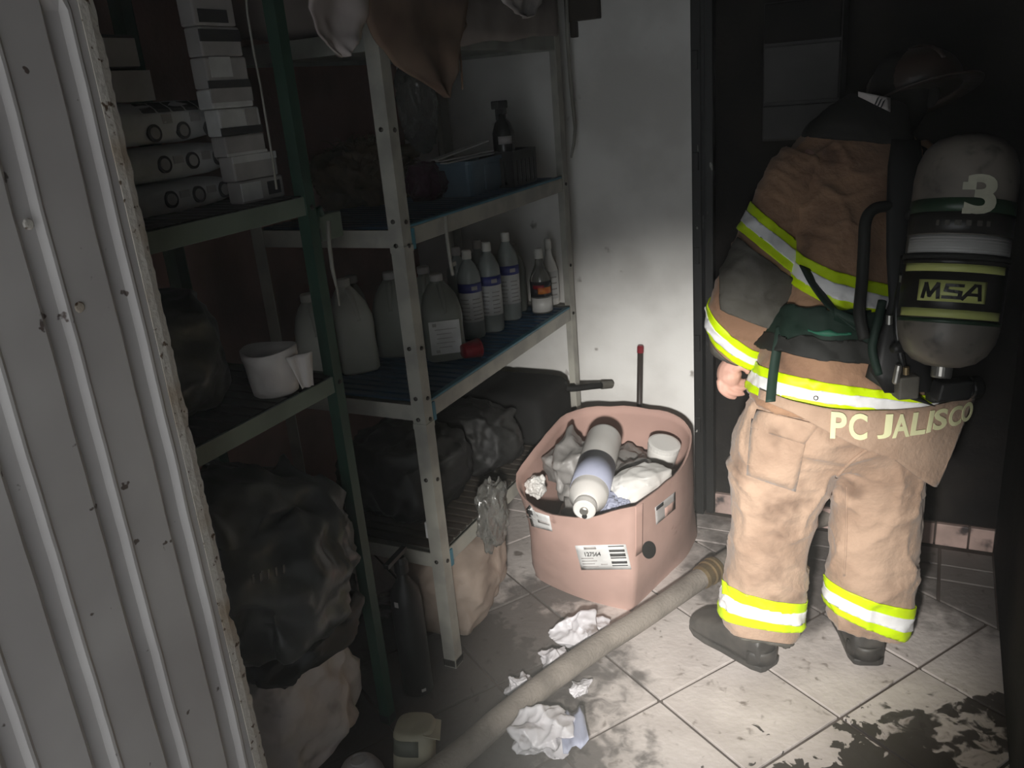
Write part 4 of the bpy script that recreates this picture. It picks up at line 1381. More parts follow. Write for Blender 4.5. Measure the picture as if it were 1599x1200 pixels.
# ------------------------------------------------------------------ firefighter
def ering(l, r, g_, th, n=28, e=0.85):
    a, b = atg(l[0], l[1], g_), atg(r[0], r[1], g_)
    c = (a + b) / 2
    h = (b - a) / 2
    up = Vector((0, 0, 1))
    f = up.cross(h.normalized()).normalized()
    # keep thickness direction perpendicular to the ring's width, pointing away from the camera
    if f.dot(FHV) < 0:
        f = -f
    out = []
    for i in range(n):
        q = 2 * math.pi * i / n
        out.append(c + h * math.copysign(abs(math.cos(q)) ** e, math.cos(q)) + f * th * math.copysign(abs(math.sin(q)) ** e, math.sin(q)))
    return out


def wrinkle(me, amp, fx, fz, seed, fine=0.25):
    nrm = [v.normal.copy() for v in me.vertices]
    for v, nn in zip(me.vertices, nrm):
        p = v.co
        a = fbm(Vector((p.x * fx + seed, p.y * fx, p.z * fz)), 3)
        w = 0.06 * fbm(p * 5 + Vector((0, seed, 0)))
        r = 1 - 3.2 * abs(noise.noise(Vector(((p.x + w) * fx * 1.1 + p.z * fz * 1.5 + seed, p.y * fx * 1.1, p.z * fz * 1.6 - p.x * fx * 0.3))))
        r2 = 1 - 3.4 * abs(noise.noise(Vector((p.x * 4 - seed, p.y * 4, (p.z + w) * 13 + p.x * 6))))
        b = fbm(p * 38 + Vector((seed, 0, 0)), 3)
        v.co = p + nn * (amp * (0.6 * a + 0.65 * (max(r, 0) ** 2) + 0.45 * (max(r2, 0) ** 2) - 0.25 + fine * b * 0.4))
    me.update()


fire = thing('person', 'firefighter in tan turnout gear seen from behind, bending into the dark', 'person', (-0.27, 2.12, 0))

# trousers
LEG = [((1128, 978), (1246, 986), 2.035, 0.088), ((1125, 955), (1252, 966), 2.035, 0.090), ((1131, 915), (1257, 930), 2.035, 0.090), ((1140, 850), (1258, 858), 2.035, 0.090), ((1144, 785), (1270, 800), 2.035, 0.095), ((1143, 735), (1300, 750), 2.03, 0.105), ((1150, 690), (1320, 700), 2.02, 0.115), ((1170, 640), (1330, 655), 2.01, 0.115)]
LEGR = [((1296, 968), (1408, 986), 2.030, 0.086), ((1291, 945), (1414, 964), 2.030, 0.088), ((1293, 910), (1422, 935), 2.030, 0.090), ((1299, 850), (1431, 860), 2.030, 0.090), ((1302, 785), (1437, 795), 2.030, 0.095), ((1298, 735), (1440, 745), 2.025, 0.105), ((1290, 690), (1446, 700), 2.02, 0.115), ((1285, 640), (1450, 650), 2.01, 0.115)]
PEL = [((1175, 712), (1432, 722), 2.02, 0.10), ((1155, 680), (1448, 690), 2.015, 0.130), ((1170, 640), (1452, 650), 2.01, 0.135), ((1192, 590), (1440, 610), 2.01, 0.130), ((1215, 540), (1420, 560), 2.02, 0.12)]
objs = []
for part in (LEG, LEGR, PEL):
    objs.append(gobj(G().loft([ering(*r) for r in part])))
tr_me = bake(objs, 0.0085, 3)
wrinkle(tr_me, 0.013, 8, 3.0, 3.0)
trousers = link('trousers', tr_me, 'turnout', fire, True)

# coat: torso and sleeves
TOR = [((1166, 624), (1470, 648), 2.005, 0.150, 28, .8), ((1176, 595), (1462, 625), 2.005, 0.150, 28, .8), ((1192, 560), (1448, 590), 2.01, 0.148, 28, .8), ((1214, 510), (1430, 530), 2.03, 0.142, 28, .8), ((1226, 450), (1422, 465), 2.07, 0.140), ((1226, 380), (1428, 385), 2.12, 0.140), ((1216, 310), (1436, 310), 2.18, 0.130), ((1222, 255), (1444, 255), 2.23, 0.110), ((1250, 215), (1432, 218), 2.27, 0.085), ((1300, 185), (1408, 190), 2.30, 0.060)]
ARM = [((1228, 225), (1300, 262), 2.22, 0.060), ((1202, 258), (1284, 300), 2.19, 0.066), ((1184, 300), (1268, 345), 2.16, 0.068), ((1164, 345), (1258, 398), 2.13, 0.070), ((1142, 392), (1252, 446), 2.10, 0.071), ((1119, 440), (1232, 496), 2.085, 0.070), ((1108, 478), (1204, 530), 2.09, 0.064), ((1107, 512), (1186, 552), 2.10, 0.056), ((1114, 552), (1178, 574), 2.115, 0.048)]
torso_me = bake([gobj(G().loft([ering(*r) for r in TOR]))], 0.0085, 3)
wrinkle(torso_me, 0.010, 9, 4.0, 11.0)
coat = link('coat', torso_me, 'coat', fire, True)
sl_me = bake([gobj(G().loft([ering(*r) for r in ARM]))], 0.007, 2)
wrinkle(sl_me, 0.007, 10, 8, 17.0)
sleeve = link('sleeve', sl_me, 'coat', coat, True)
ra = [atg(1420, 262, 2.24), atg(1470, 300, 2.34), atg(1500, 370, 2.42), atg(1485, 440, 2.52), atg(1440, 470, 2.62)]
sr_me = bake([gobj(G().tube(spline(ra, 4), [0.075 - 0.0016 * k for k in range(17)], 18))], 0.008, 2)
wrinkle(sr_me, 0.006, 10, 8, 19.0)
link('sleeve', sr_me, 'coat', coat, True)


def plane(a, b, c, keep):
    """plane through three (u, v, g) points, normal towards the side of keep (u, v, g)"""
    A, B, C_ = atg(*a), atg(*b), atg(*c)
    nn = (B - A).cross(C_ - A).normalized()
    if nn.dot(atg(*keep) - A) < 0:
        nn = -nn
    return A, nn


def slab(name, me, planes, mat, parent, off=0.003, thick=0.003):
    bm = bmesh.new()
    bm.from_mesh(me)
    for (p, nn) in planes:
        geo = list(bm.verts) + list(bm.edges) + list(bm.faces)
        bmesh.ops.bisect_plane(bm, geom=geo, plane_co=p, plane_no=nn, clear_inner=True, clear_outer=False)
    bm.normal_update()
    for v in bm.verts:
        v.co += v.normal * off
    out = bpy.data.meshes.new(name)
    bm.to_mesh(out)
    bm.free()
    return link(name, out, mat, parent, True, solid=thick)


def strip(name, me, top, bot, parent, extra=(), lime=True, off=0.003):
    """reflective tape: lime band with a silver stripe"""
    def mid(f):
        return [tuple(a[k] * (1 - f) + b[k] * f for k in range(3)) for a, b in zip(top, bot)]
    m5 = mid(0.5)[1]
    P1 = plane(*mid(0), keep=m5)
    P2 = plane(*mid(1), keep=m5)
    band = slab(name, me, [P1, P2] + list(extra), 'lime', parent, off)
    P1 = plane(*mid(0.32), keep=m5)
    P2 = plane(*mid(0.72), keep=m5)
    slab('silver_stripe', me, [P1, P2] + list(extra), 'silver', band, off + 0.0022)
    return band


def vplane(u, keep_u, g_=2.0):
    a, b, c = (u, 200, g_), (u, 1000, g_), (u, 600, g_ + 0.5)
    return plane(a, b, c, (keep_u, 600, g_))


left_of, right_of = vplane(1277, 1190), vplane(1277, 1360)
strip('reflective_band', tr_me, [(1130, 908, 2.03), (1190, 936, 1.945), (1257, 932, 2.03)], [(1123, 960, 2.03), (1188, 984, 1.945), (1252, 976, 2.03)], trousers, [left_of])
strip('reflective_band', tr_me, [(1293, 903, 2.03), (1352, 935, 1.94), (1424, 937, 2.03)], [(1289, 943, 2.03), (1345, 980, 1.94), (1413, 986, 2.03)], trousers, [right_of])
strip('reflective_band', torso_me, [(1188, 570, 2.01), (1322, 603, 1.86), (1448, 604, 2.01)], [(1168, 611, 2.01), (1318, 644, 1.86), (1458, 638, 2.01)], coat)
strip('reflective_band', torso_me, [(1228, 372, 2.12), (1325, 432, 1.96), (1424, 412, 2.12)], [(1226, 418, 2.12), (1325, 480, 1.96), (1424, 462, 2.12)], coat)
strip('reflective_band', sl_me, [(1171, 314, 2.145), (1206, 346, 2.08), (1256, 383, 2.145)], [(1158, 362, 2.125), (1198, 396, 2.06), (1252, 438, 2.125)], sleeve)
strip('reflective_band', sl_me, [(1106, 476, 2.09), (1140, 526, 2.035), (1188, 532, 2.10)], [(1110, 530, 2.10), (1150, 570, 2.055), (1180, 572, 2.11)], sleeve)
slab('elbow_patch', sl_me, [plane((1156, 372, 2.12), (1200, 408, 2.05), (1248, 440, 2.12), (1170, 450, 2.08)), plane((1128, 478, 2.09), (1165, 500, 2.03), (1212, 508, 2.09), (1170, 440, 2.08)), plane((1126, 380, 2.09), (1126, 520, 2.09), (1126, 450, 2.5), (1180, 450, 2.09)), plane((1150, 420, 2.10), (1230, 480, 2.10), (1190, 520, 2.10), (1170, 450, 2.0))], 'elbow', sleeve, 0.004, 0.004)
slab('cuff_hem', sl_me, [plane((1110, 536, 2.10), (1150, 576, 2.055), (1180, 578, 2.11), (1145, 600, 2.1))], 'elbow', sleeve, 0.0015, 0.003)
slab('leg_hem', tr_me, [plane((1120, 985, 2.03), (1188, 1002, 1.945), (1252, 1000, 2.03), (1188, 1040, 2.0))], 'elbow', trousers, 0.0015, 0.003)

# trouser cargo pocket and seams
tb = bmesh.new()
tb.from_mesh(tr_me)
tbvh = BVHTree.FromBMesh(tb)
tb.free()
jb = bmesh.new()
jb.from_mesh(torso_me)
jbvh = BVHTree.FromBMesh(jb)
jb.free()


def on_bvh(bvh, u, v, off, fallback_g=1.88):
    d = ray(u, v).normalized()
    hit = bvh.ray_cast(CAM, d)
    if hit[0] is None:
        return atg(u, v, fallback_g)
    return hit[0] - d * off


def patch(bvh, quad, off, nu=10, nv=8, g_=1.9, wav=0.0):
    (a, b, c, d) = quad
    rows = []
    for j in range(nv + 1):
        fj = j / nv
        row = []
        for i in range(nu + 1):
            fi = i / nu
            u = (a[0] * (1 - fi) + b[0] * fi) * (1 - fj) + (d[0] * (1 - fi) + c[0] * fi) * fj
            v = (a[1] * (1 - fi) + b[1] * fi) * (1 - fj) + (d[1] * (1 - fi) + c[1] * fi) * fj
            row.append(on_bvh(bvh, u, v, off + wav * math.sin(fi * 7) * math.sin(fj * 5), g_))
        rows.append(row)
    return G().grid(rows)


pk = put('cargo_pocket', patch(tbvh, ((1174, 654), (1262, 672), (1242, 768), (1166, 742)), 0.003, wav=0.003), 'turnout', trousers, smooth=True, solid=0.005)
put('pocket_flap', patch(tbvh, ((1182, 640), (1280, 664), (1256, 694), (1172, 668)), 0.007, wav=0.003), 'turnout', pk, smooth=True, solid=0.004)
g = G()
seam = [(1322, 760), (1322, 800), (1321, 850), (1318, 900)]
g.tube([on_bvh(tbvh, u, v, 0.001) for u, v in spline([Vector((a, b, 0)) for a, b in seam], 5) for u, v in [(0, 0)]] if False else [on_bvh(tbvh, p.x, p.y, 0.001) for p in spline([Vector((a, b, 0)) for a, b in seam], 5)], 0.003, 6)
g.tube([on_bvh(tbvh, p.x, p.y, 0.001) for p in spline([Vector((a, b, 0)) for a, b in [(1306, 745), (1325, 725), (1350, 705), (1372, 690)]], 5)], 0.005, 6)
put('seam', g, 'turnout', trousers, smooth=True)

# coat tail with the lettering
TOPC = [(1186, 608), (1235, 626), (1290, 638), (1340, 642), (1400, 641), (1452, 635), (1492, 626), (1524, 616)]
BOTC = [(1184, 622), (1240, 645), (1298, 678), (1345, 700), (1400, 720), (1436, 748), (1462, 763), (1480, 722)]
GC = [1.930, 1.868, 1.840, 1.832, 1.838, 1.862, 1.90, 1.95]


def lin(arr, s):
    k = min(int(s * (len(arr) - 1)), len(arr) - 2)
    f = s * (len(arr) - 1) - k
    a, b = arr[k], arr[k + 1]
    if isinstance(a, tuple):
        return tuple(a[i] * (1 - f) + b[i] * f for i in range(len(a)))
    return a * (1 - f) + b * f


def tail_g(u):
    if u <= TOPC[0][0]:
        return GC[0]
    us = [p[0] for p in TOPC]
    for k in range(len(us) - 1):
        if u <= us[k + 1]:
            f = (u - us[k]) / (us[k + 1] - us[k])
            return GC[k] * (1 - f) + GC[k + 1] * f
    return GC[-1]


rows = []
for j in range(13):
    fj = j / 12
    row = []
    for i in range(31):
        s = i / 30
        tp, bt = lin(TOPC, s), lin(BOTC, s)
        u, v = tp[0] * (1 - fj) + bt[0] * fj, tp[1] * (1 - fj) + bt[1] * fj
        row.append(atg(u, v, tail_g(u) + 0.004 * math.sin(s * 9) * fj * fj - 0.006 * fj))
    rows.append(row)
tail = put('coat_tail', G().grid(rows), 'turnout', fire, smooth=True, solid=0.006)


def letter(ch, u0, u1, t0, t1, b0_, b1_, slant=0.0):
    vs, fs, _ = text_mesh(ch, 0.028)
    pts = []
    for v in vs:
        u = u0 + (u1 - u0) * v.x + slant * v.y
        f = v.x
        top, bot = t0 * (1 - f) + t1 * f, b0_ * (1 - f) + b1_ * f
        y = bot * (1 - v.y) + top * v.y
        pts.append(atg(u, y, tail_g(u) - 0.0115))
    return pts, fs


for ch, u0, u1, t0, t1, b0_, b1_, sl in (('P', 1296, 1321, 643, 645, 685, 686, 2), ('C', 1325, 1354, 645, 647, 687, 688, 1), ('J', 1369, 1391, 648, 647, 686, 685, 4), ('A', 1393, 1420, 648, 646, 685, 682, 2),
                                         ('L', 1421, 1444, 645, 642, 681, 678, 6), ('I', 1446, 1453, 642, 641, 677, 675, 7), ('S', 1456, 1477, 640, 637, 674, 669, 5), ('C', 1480, 1500, 637, 632, 669, 663, 4), ('O', 1500, 1517, 632, 625, 662, 655, 4)):
    pts, fs = letter(ch, u0, u1, t0, t1, b0_, b1_, sl)
    put('letter', G().add(pts, fs), 'letter', tail, solid=0.001)

# snap on the belt band
put('snap', G().lathe(on_bvh(jbvh, 1274, 622, 0.0095), -ray(1274, 622), [(0.006, 0), (0.006, 0.003), (0.003, 0.0045)], 14), 'steel', coat)

# collar, helmet
COLR = [((1252, 214), (1424, 226), 2.265, 0.095), ((1268, 190), (1418, 205), 2.265, 0.090), ((1300, 165), (1412, 185), 2.275, 0.080), ((1330, 146), (1412, 165), 2.29, 0.072)]
co_me = bake([gobj(G().loft([ering(*r) for r in COLR]))], 0.008, 2)
wrinkle(co_me, 0.004, 9, 9, 23)
collar = link('collar', co_me, 'collar', fire, True)
rows = []
for j in range(5):
    fj = j / 4
    rows.append([atg(1340 + 50 * i / 6 - 3 * fj * 0, 143 + 10 * i / 6 + 22 * fj * (0.35 + 0.65 * i / 6), 2.185 - 0.010 * math.sin(i / 6 * 3)) for i in range(7)])
pt = put('collar_patch', G().grid(rows), 'white_cloth', collar, smooth=True, solid=0.003)
g = G()
for k in range(3):
    g.obox(atg(1369 + 4.5 * k, 158 + 2.5 * k, 2.172), RHV * 0.0026 + Vector((0, 0, 0.002)), Vector((0, 0, 0.009)) + RHV * 0.004, FHV * 0.001)
put('patch_mark', g, 'ink', pt)
hc = atg(1425, 140, 2.36)
hr = []
n = 28
helm = bmesh.new()
bmesh.ops.create_uvsphere(helm, u_segments=32, v_segments=16, radius=1)
for v in helm.verts:
    v.co = Vector((v.co.x * 0.115, v.co.y * 0.135, max(v.co.z, -0.25) * 0.10))
hm = bpy.data.meshes.new('helmet')
helm.to_mesh(hm)
helm.free()
hm.transform(Matrix.Translation(hc) @ Matrix.Rotation(math.radians(40), 4, 'Z') @ Matrix.Rotation(math.radians(-22), 4, 'X'))
helmet = link('helmet', hm, 'helmet', fire, True)
g = G()
brim = []
mt_ = Matrix.Translation(hc) @ Matrix.Rotation(math.radians(40), 4, 'Z') @ Matrix.Rotation(math.radians(-22), 4, 'X')
ra_, rb_ = [], []
for i in range(32):
    q = 2 * math.pi * i / 32
    ra_.append(mt_ @ Vector((math.cos(q) * 0.112, math.sin(q) * 0.132, -0.02)))
    rb_.append(mt_ @ Vector((math.cos(q) * 0.140, math.sin(q) * 0.170 - (0.02 if math.sin(q) < 0 else 0), -0.034)))
put('brim', G().loft([ra_, rb_], cap=False), 'helmet', helmet, smooth=True, solid=0.004)
put('crest', G().tube([mt_ @ Vector((0, -0.135 * math.cos(a), 0.102 * math.sin(a))) for a in [0.3 + 0.25 * k for k in range(11)]], 0.006, 8), 'helmet', helmet, smooth=True)

# boots
def boot(heel, toe, label=None):
    heel, toe = Vector(heel), Vector(toe)
    d = (toe - heel).normalized()
    s = Vector((d.y, -d.x, 0))
    L = (toe - heel).length

    def rr(x, w, z, n=24):
        return [heel + d * x0 + s * y0 + Vector((0, 0, z)) for x0, y0 in [(x + 0, 0)]]
    parts = []
    # foot: rings along its length
    rings = []
    for f, w, h0, h in ((0.0, 0.030, 0.012, 0.06), (0.04, 0.044, 0.008, 0.10), (0.20, 0.050, 0.006, 0.12), (0.42, 0.050, 0.006, 0.11), (0.62, 0.055, 0.006, 0.085), (0.82, 0.054, 0.006, 0.07), (0.94, 0.044, 0.006, 0.055), (1.0, 0.022, 0.010, 0.035)):
        c = heel + d * (L * f)
        rings.append([c + s * (math.copysign(abs(math.cos(q)) ** .6, math.cos(q)) * w) + Vector((0, 0, h0 + (h - h0) * (0.5 + 0.5 * math.copysign(abs(math.sin(q)) ** .6, math.sin(q))))) for q in [2 * math.pi * i / 24 for i in range(24)]])
    parts.append(gobj(G().loft(rings)))
    c = heel + d * 0.062
    parts.append(gobj(G().loft([[c + d * (math.cos(q) * 0.056 * k) + s * (math.sin(q) * 0.050 * k) + Vector((0, 0, z)) for q in [2 * math.pi * i / 24 for i in range(24)]] for z, k in ((0.03, 0.9), (0.08, 0.98), (0.13, 1.0), (0.24, 1.05), (0.30, 1.08))])))
    me = bake(parts, 0.006, 2)
    b = link('boot', me, 'boot', fire, True)
    # sole with a separate heel block
    def outline(x0, x1, w0, w1, n=10):
        pts = []
        for i in range(n + 1):
            f = i / n
            pts.append((x0 + (x1 - x0) * f, w0 + (w1 - w0) * f))
        return pts
    so = [(-0.006, 0.025), (0.0, 0.040), (0.03, 0.049), (0.09, 0.051), (L * .5, 0.052), (L * .68, 0.058), (L * .85, 0.054), (L * .96, 0.038), (L + 0.006, 0.012)]
    poly = [heel + d * x + s * w for x, w in so] + [heel + d * x - s * w for x, w in reversed(so)]
    put('sole', G().prism(poly, 0.001, 0.020), 'boot', b, bevel=0.003)
    put('heel_guard', G().loft([[heel + d * (0.052 - math.cos(q) * (0.060 + k)) + s * (math.sin(q) * (0.050 + k)) + Vector((0, 0, z)) for q in [-1.4 + 2.8 * i / 16 for i in range(17)]] for z, k in ((0.018, 0.001), (0.05, 0.002), (0.06, 0.0))], cap=False, closed=False), 'boot', b, smooth=True, solid=0.004)
    return b


lh = atz(1203, 1045, 0) + FHV * 0.005
boot(lh, lh + (Vector((-0.255, 0.135, 0))).normalized() * 0.285)
rh = atz(1357, 1041, 0) + FHV * 0.005
boot(rh, rh + (FHV * 0.95 + RHV * 0.15).normalized() * 0.285)


# body (head, neck, limbs, hands) as one continuous figure inside the gear
def limb(pts, rs):
    return gobj(G().tube(spline([Vector(p) for p in pts], 4), [r for r in interp(rs, 4)], 14))


def interp(rs, n):
    out = []
    for k in range(len(rs) - 1):
        for i in range(n):
            out.append(rs[k] + (rs[k + 1] - rs[k]) * i / n)
    out.append(rs[-1])
    return out


hip = atg(1310, 640, 2.02)
chest = atg(1320, 330, 2.17)
neck = atg(1355, 200, 2.29)
head = atg(1405, 150, 2.36)
objs = [limb([hip, hip.lerp(chest, .4), chest, neck], [0.10, 0.09, 0.10, 0.05]),
        limb([neck - Vector((0, 0, .02)), neck.lerp(head, .6), head + (head - neck) * .1], [0.05, 0.052, 0.06])]
hb_ = bmesh.new()
bmesh.ops.create_uvsphere(hb_, u_segments=24, v_segments=16, radius=1)
hm_ = bpy.data.meshes.new('h')
fx = (FHV * 0.8 + RHV * 0.6)                      # the way the face points
for v in hb_.verts:
    k = v.co.copy()
    jaw = 1 - 0.22 * max(0, -k.z)
    p = RHV * 0 + Vector((fx.y, -fx.x, 0)) * (k.x * 0.072 * jaw) + Vector((fx.x, fx.y, 0)) * (k.y * 0.092 * jaw) + Vector((0, 0, k.z * 0.11))
    v.co = p + head
hb_.to_mesh(hm_)
hb_.free()
ho = bpy.data.objects.new('h', hm_)
COL.objects.link(ho)
objs.append(ho)
fv = Vector((fx.x, fx.y, 0)).normalized()
sv2 = Vector((fv.y, -fv.x, 0))
objs.append(limb([head + fv * 0.085 + Vector((0, 0, .025)), head + fv * 0.102 + Vector((0, 0, -.005)), head + fv * 0.105 + Vector((0, 0, -.018))], [0.010, 0.013, 0.015]))
for s in (-1, 1):
    objs.append(limb([head + sv2 * s * 0.070 + Vector((0, 0, .02)), head + sv2 * s * 0.080 - fv * .008 + Vector((0, 0, 0)), head + sv2 * s * 0.072 + Vector((0, 0, -.025))], [0.010, 0.014, 0.008]))
objs.append(limb([head + fv * 0.084 + sv2 * -0.02 + Vector((0, 0, -.045)), head + fv * 0.093 + Vector((0, 0, -.045)), head + fv * 0.084 + sv2 * 0.02 + Vector((0, 0, -.045))], [0.007, 0.009, 0.007]))
shl = atg(1262, 265, 2.21)
elb = atg(1172, 455, 2.09)
wri = atg(1146, 566, 2.11)
objs.append(limb([chest, shl, shl.lerp(elb, .5), elb, elb.lerp(wri, .5), wri], [0.07, 0.055, 0.045, 0.038, 0.035, 0.027]))
objs.append(limb([chest, ra[0], ra[1], ra[2], ra[3], ra[4], ra[4] + (ra[4] - ra[3]) * 0.9], [0.07, 0.055, 0.045, 0.038, 0.036, 0.03, 0.02]))
for kx, heel_ in ((1195, lh), (1365, rh)):
    kn = atg(kx, 845, 2.03)
    hj = atg(kx + (25 if kx < 1250 else -20), 690, 2.02)
    an = Vector((heel_.x, heel_.y, 0.10)) + FHV * 0.06
    objs.append(limb([hip, hj, kn, an], [0.08, 0.075, 0.055, 0.04]))
# left hand: relaxed, palm turned to the thigh, fingers curled towards the right
palm_c = atg(1139, 586, 2.112)
k1 = atg(1134, 601, 2.118)
objs.append(limb([wri, atg(1139, 578, 2.115), palm_c, atg(1141, 597, 2.115)], [0.026, 0.031, 0.034, 0.024]))
FING = [((1124, 594), (1126, 608), (1137, 618), (1148, 621), 2.100), ((1130, 598), (1137, 610), (1149, 615), (1161, 615), 2.097), ((1136, 594), (1146, 603), (1157, 606), (1168, 604), 2.100), ((1142, 588), (1151, 594), (1160, 596), (1168, 594), 2.106)]
for (a, b, c, d, g_) in FING:
    objs.append(limb([atg(a[0], a[1], g_ + .005), atg(b[0], b[1], g_), atg(c[0], c[1], g_ + .004), atg(d[0], d[1], g_ + .014)], [0.0098, 0.0085, 0.0078, 0.0064]))
objs.append(limb([atg(1146, 577, 2.095), atg(1156, 573, 2.085), atg(1164, 576, 2.083), atg(1169, 583, 2.085)], [0.0135, 0.0105, 0.0090, 0.0068]))
body_me = bake(objs, 0.0034, 1)
body = link('body', body_me, 'skin', fire, True)

hn = (head - neck).normalized()
bmh = bmesh.new()
bmh.from_mesh(body_me)
bmesh.ops.bisect_plane(bmh, geom=list(bmh.verts) + list(bmh.edges) + list(bmh.faces), plane_co=neck - hn * 0.03, plane_no=hn, clear_inner=True)
bmesh.ops.bisect_plane(bmh, geom=list(bmh.verts) + list(bmh.edges) + list(bmh.faces), plane_co=head + fv * 0.06, plane_no=-fv, clear_inner=True)
bmh.normal_update()
for v in bmh.verts:
    v.co += v.normal * 0.006
hood_me = bpy.data.meshes.new('hood')
bmh.to_mesh(hood_me)
bmh.free()
link('hood', hood_me, 'collar', fire, True, solid=0.003)

# ------------------------------------------------------------------ breathing apparatus
scba = thing('breathing_apparatus', 'air cylinder numbered 3 on black harness worn by the firefighter', 'air cylinder', atg(1470, 590, 1.78))
T0, T1 = atg(1470, 582, 1.755), atg(1517, 212, 1.875)
TAX = (T1 - T0).normalized()
TL = (T1 - T0).length
# radius from the photograph's width at the label
RT = (atg(1568, 440, 1.80) - atg(1425, 428, 1.80)).length / 2 * 0.985
TS = RHV - TAX * RHV.dot(TAX)
TS.normalize()
prof = [(0.015, 0.012), (RT * .35, 0.014), (RT * .62, 0.025), (RT * .82, 0.045), (RT * .95, 0.072), (RT, 0.10), (RT, TL - 0.10), (RT * .96, TL - 0.065), (RT * .85, TL - 0.035), (RT * .65, TL - 0.014), (RT * .38, TL - 0.003), (0.01, TL)]
cyl = put('cylinder', G().lathe(T0, TAX, prof, 48, side=TS), 'cylinder', scba, smooth=True)
TV = TAX.cross(TS)
if TV.dot(FHV) > 0:
    TVsign = 1
else:
    TVsign = -1


def tpos(ang, h, off):
    """ang 0 faces the camera, positive to the right"""
    towards = (CAM - (T0 + TAX * h))
    towards = (towards - TAX * towards.dot(TAX)).normalized()
    sd = TAX.cross(towards)
    if sd.dot(RHV) < 0:
        sd = -sd
    return T0 + TAX * h + (towards * math.cos(ang) + sd * math.sin(ang)) * (RT + off)


def tband(name, h0, h1, mat, off, a0=-math.pi, a1=math.pi, parent=cyl, n=48, curve=None):
    rows = []
    for f in (0, 0.5, 1):
        rows.append([tpos(a0 + (a1 - a0) * i / n, h0 + (h1 - h0) * f, off) for i in range(n + 1)])
    return put(name, G().grid(rows), mat, parent, smooth=True, solid=0.0006)


def th(v):           # height along the cylinder seen at picture row v on its centre line
    best = min(range(401), key=lambda k: abs(pv(tpos(0, TL * k / 400, 0)) - v))
    return TL * best / 400


def pv(p):
    q = p - CAM
    return FH / 2 - FPX * q.dot(CU) / q.dot(CF)


tband('green_line', th(505), th(499), 'cyl_green', 0.0008)
tband('label_black', th(499), th(412), 'cyl_black', 0.0010)
lb2 = tband('lime_bar', th(497), th(483), 'cyl_lime', 0.0018, -1.15, 1.15)
tband('lime_bar', th(424), th(412), 'cyl_lime', 0.0018, -1.15, 1.15)
tband('label_black', th(412), th(404), 'cyl_black', 0.0012)
sl = tband('data_label', th(402), th(366), 'cyl_silver', 0.0012, -1.2, 1.35)
g = G()
ha, hb2 = th(402), th(366)
for k in range(7):
    h = ha + (hb2 - ha) * (0.10 + 0.125 * k)
    rows = [[tpos(-1.1 + 2.3 * i / 24, h + dz, 0.0020) for i in range(25)] for dz in (0, 0.0018)]
    g.grid(rows)
put('print', g, 'paper_grey', sl, solid=0.0003)
tband('label_black', th(364), th(330), 'cyl_black', 0.0010)
tband('green_line', th(330), th(308), 'cyl_green', 0.0008)


def strokes(paths, w):
    vs, fs = [], []
    for pth in paths:
        for (ax_, ay_), (bx_, by_) in zip(pth, pth[1:]):
            L_ = math.hypot(bx_ - ax_, by_ - ay_)
            nx, ny = -(by_ - ay_) / L_ * w / 2, (bx_ - ax_) / L_ * w / 2
            ex, ey = (bx_ - ax_) / L_ * w * .45, (by_ - ay_) / L_ * w * .45
            o_ = len(vs)
            N = 4
            for i in range(N + 1):
                f = i / N
                x, y = ax_ - ex + (bx_ - ax_ + 2 * ex) * f, ay_ - ey + (by_ - ay_ + 2 * ey) * f
                vs += [(x + nx, y + ny), (x - nx, y - ny)]
            fs += [(o_ + 2 * i, o_ + 2 * i + 1, o_ + 2 * i + 3, o_ + 2 * i + 2) for i in range(N)]
    return vs, fs


def ttext(body, a0, a1, v0, v1, mat, off, bold=0.03, shear=0.0, name='lettering', tilt=0.0):
    vs, fs, _ = text_mesh(body, bold, shear)
    h0, h1 = th(v0), th(v1)
    pts = [tpos(a0 + (a1 - a0) * v.x, h0 + (h1 - h0) * v.y + tilt * (v.x - 0.5), off) for v in vs]
    return put(name, G().add(pts, fs), mat, cyl, solid=0.0005)


pl = tband('badge', th(472), th(438), 'cyl_lime', 0.0020, -0.66, 0.66, n=20)
for q, (ch, pths) in enumerate((('M', [[(0, 0), (0.16, 1), (0.42, 0.12), (0.86, 1), (0.92, 0)]]), ('S', [[(0.98, 0.95), (0.16, 0.95), (0.10, 0.56), (0.90, 0.46), (0.86, 0.05), (0.0, 0.05)]]), ('A', [[(0, 0), (0.66, 1), (0.90, 1), (1.0, 0)], [(0.36, 0.33), (0.92, 0.33)]]))):
    vs, fs = strokes(pths, 0.23)
    h0, h1 = th(466), th(445)
    a0 = (-0.54, -0.14, 0.20)[q]
    put('letter', G().add([tpos(a0 + 0.33 * x, h0 + (h1 - h0) * y, 0.0032 + 0.0002 * (i % 3)) for i, (x, y) in enumerate(vs)], fs), 'cyl_black', pl, solid=0.0005)
ttext('3', 0.02, 0.62, 334, 272, 'cream_paint', 0.0022, 0.03, name='number')
for a0, a1, v0, v1 in ((-0.04, 0.20, 296, 284), (0.0, 0.16, 334, 325)):
    rows = [[tpos(a0 + (a1 - a0) * i / 6, th(v0) + (th(v1) - th(v0)) * j / 2 + 0.002 * fbm(Vector((i, j, 3))), 0.0024) for i in range(7)] for j in range(3)]
    put('paint_smear', G().grid(rows), 'cream_paint', cyl, solid=0.0004)
g = G()
for a, w in ((-0.45, .06), (-0.28, .09), (-0.1, .12), (0.1, .1), (0.3, .1), (0.48, .08)):
    rows = [[tpos(a + w * i / 3, th(352) + (th(344) - th(352)) * j, 0.0020) for i in range(4)] for j in range(2)]
    g.grid(rows)
put('print', g, 'elbow', cyl, solid=0.0004)
put('neck', G().lathe(T0 - TAX * 0.012, TAX, [(0.020, 0), (0.022, 0.004), (0.022, 0.030)], 24), 'steel', scba)
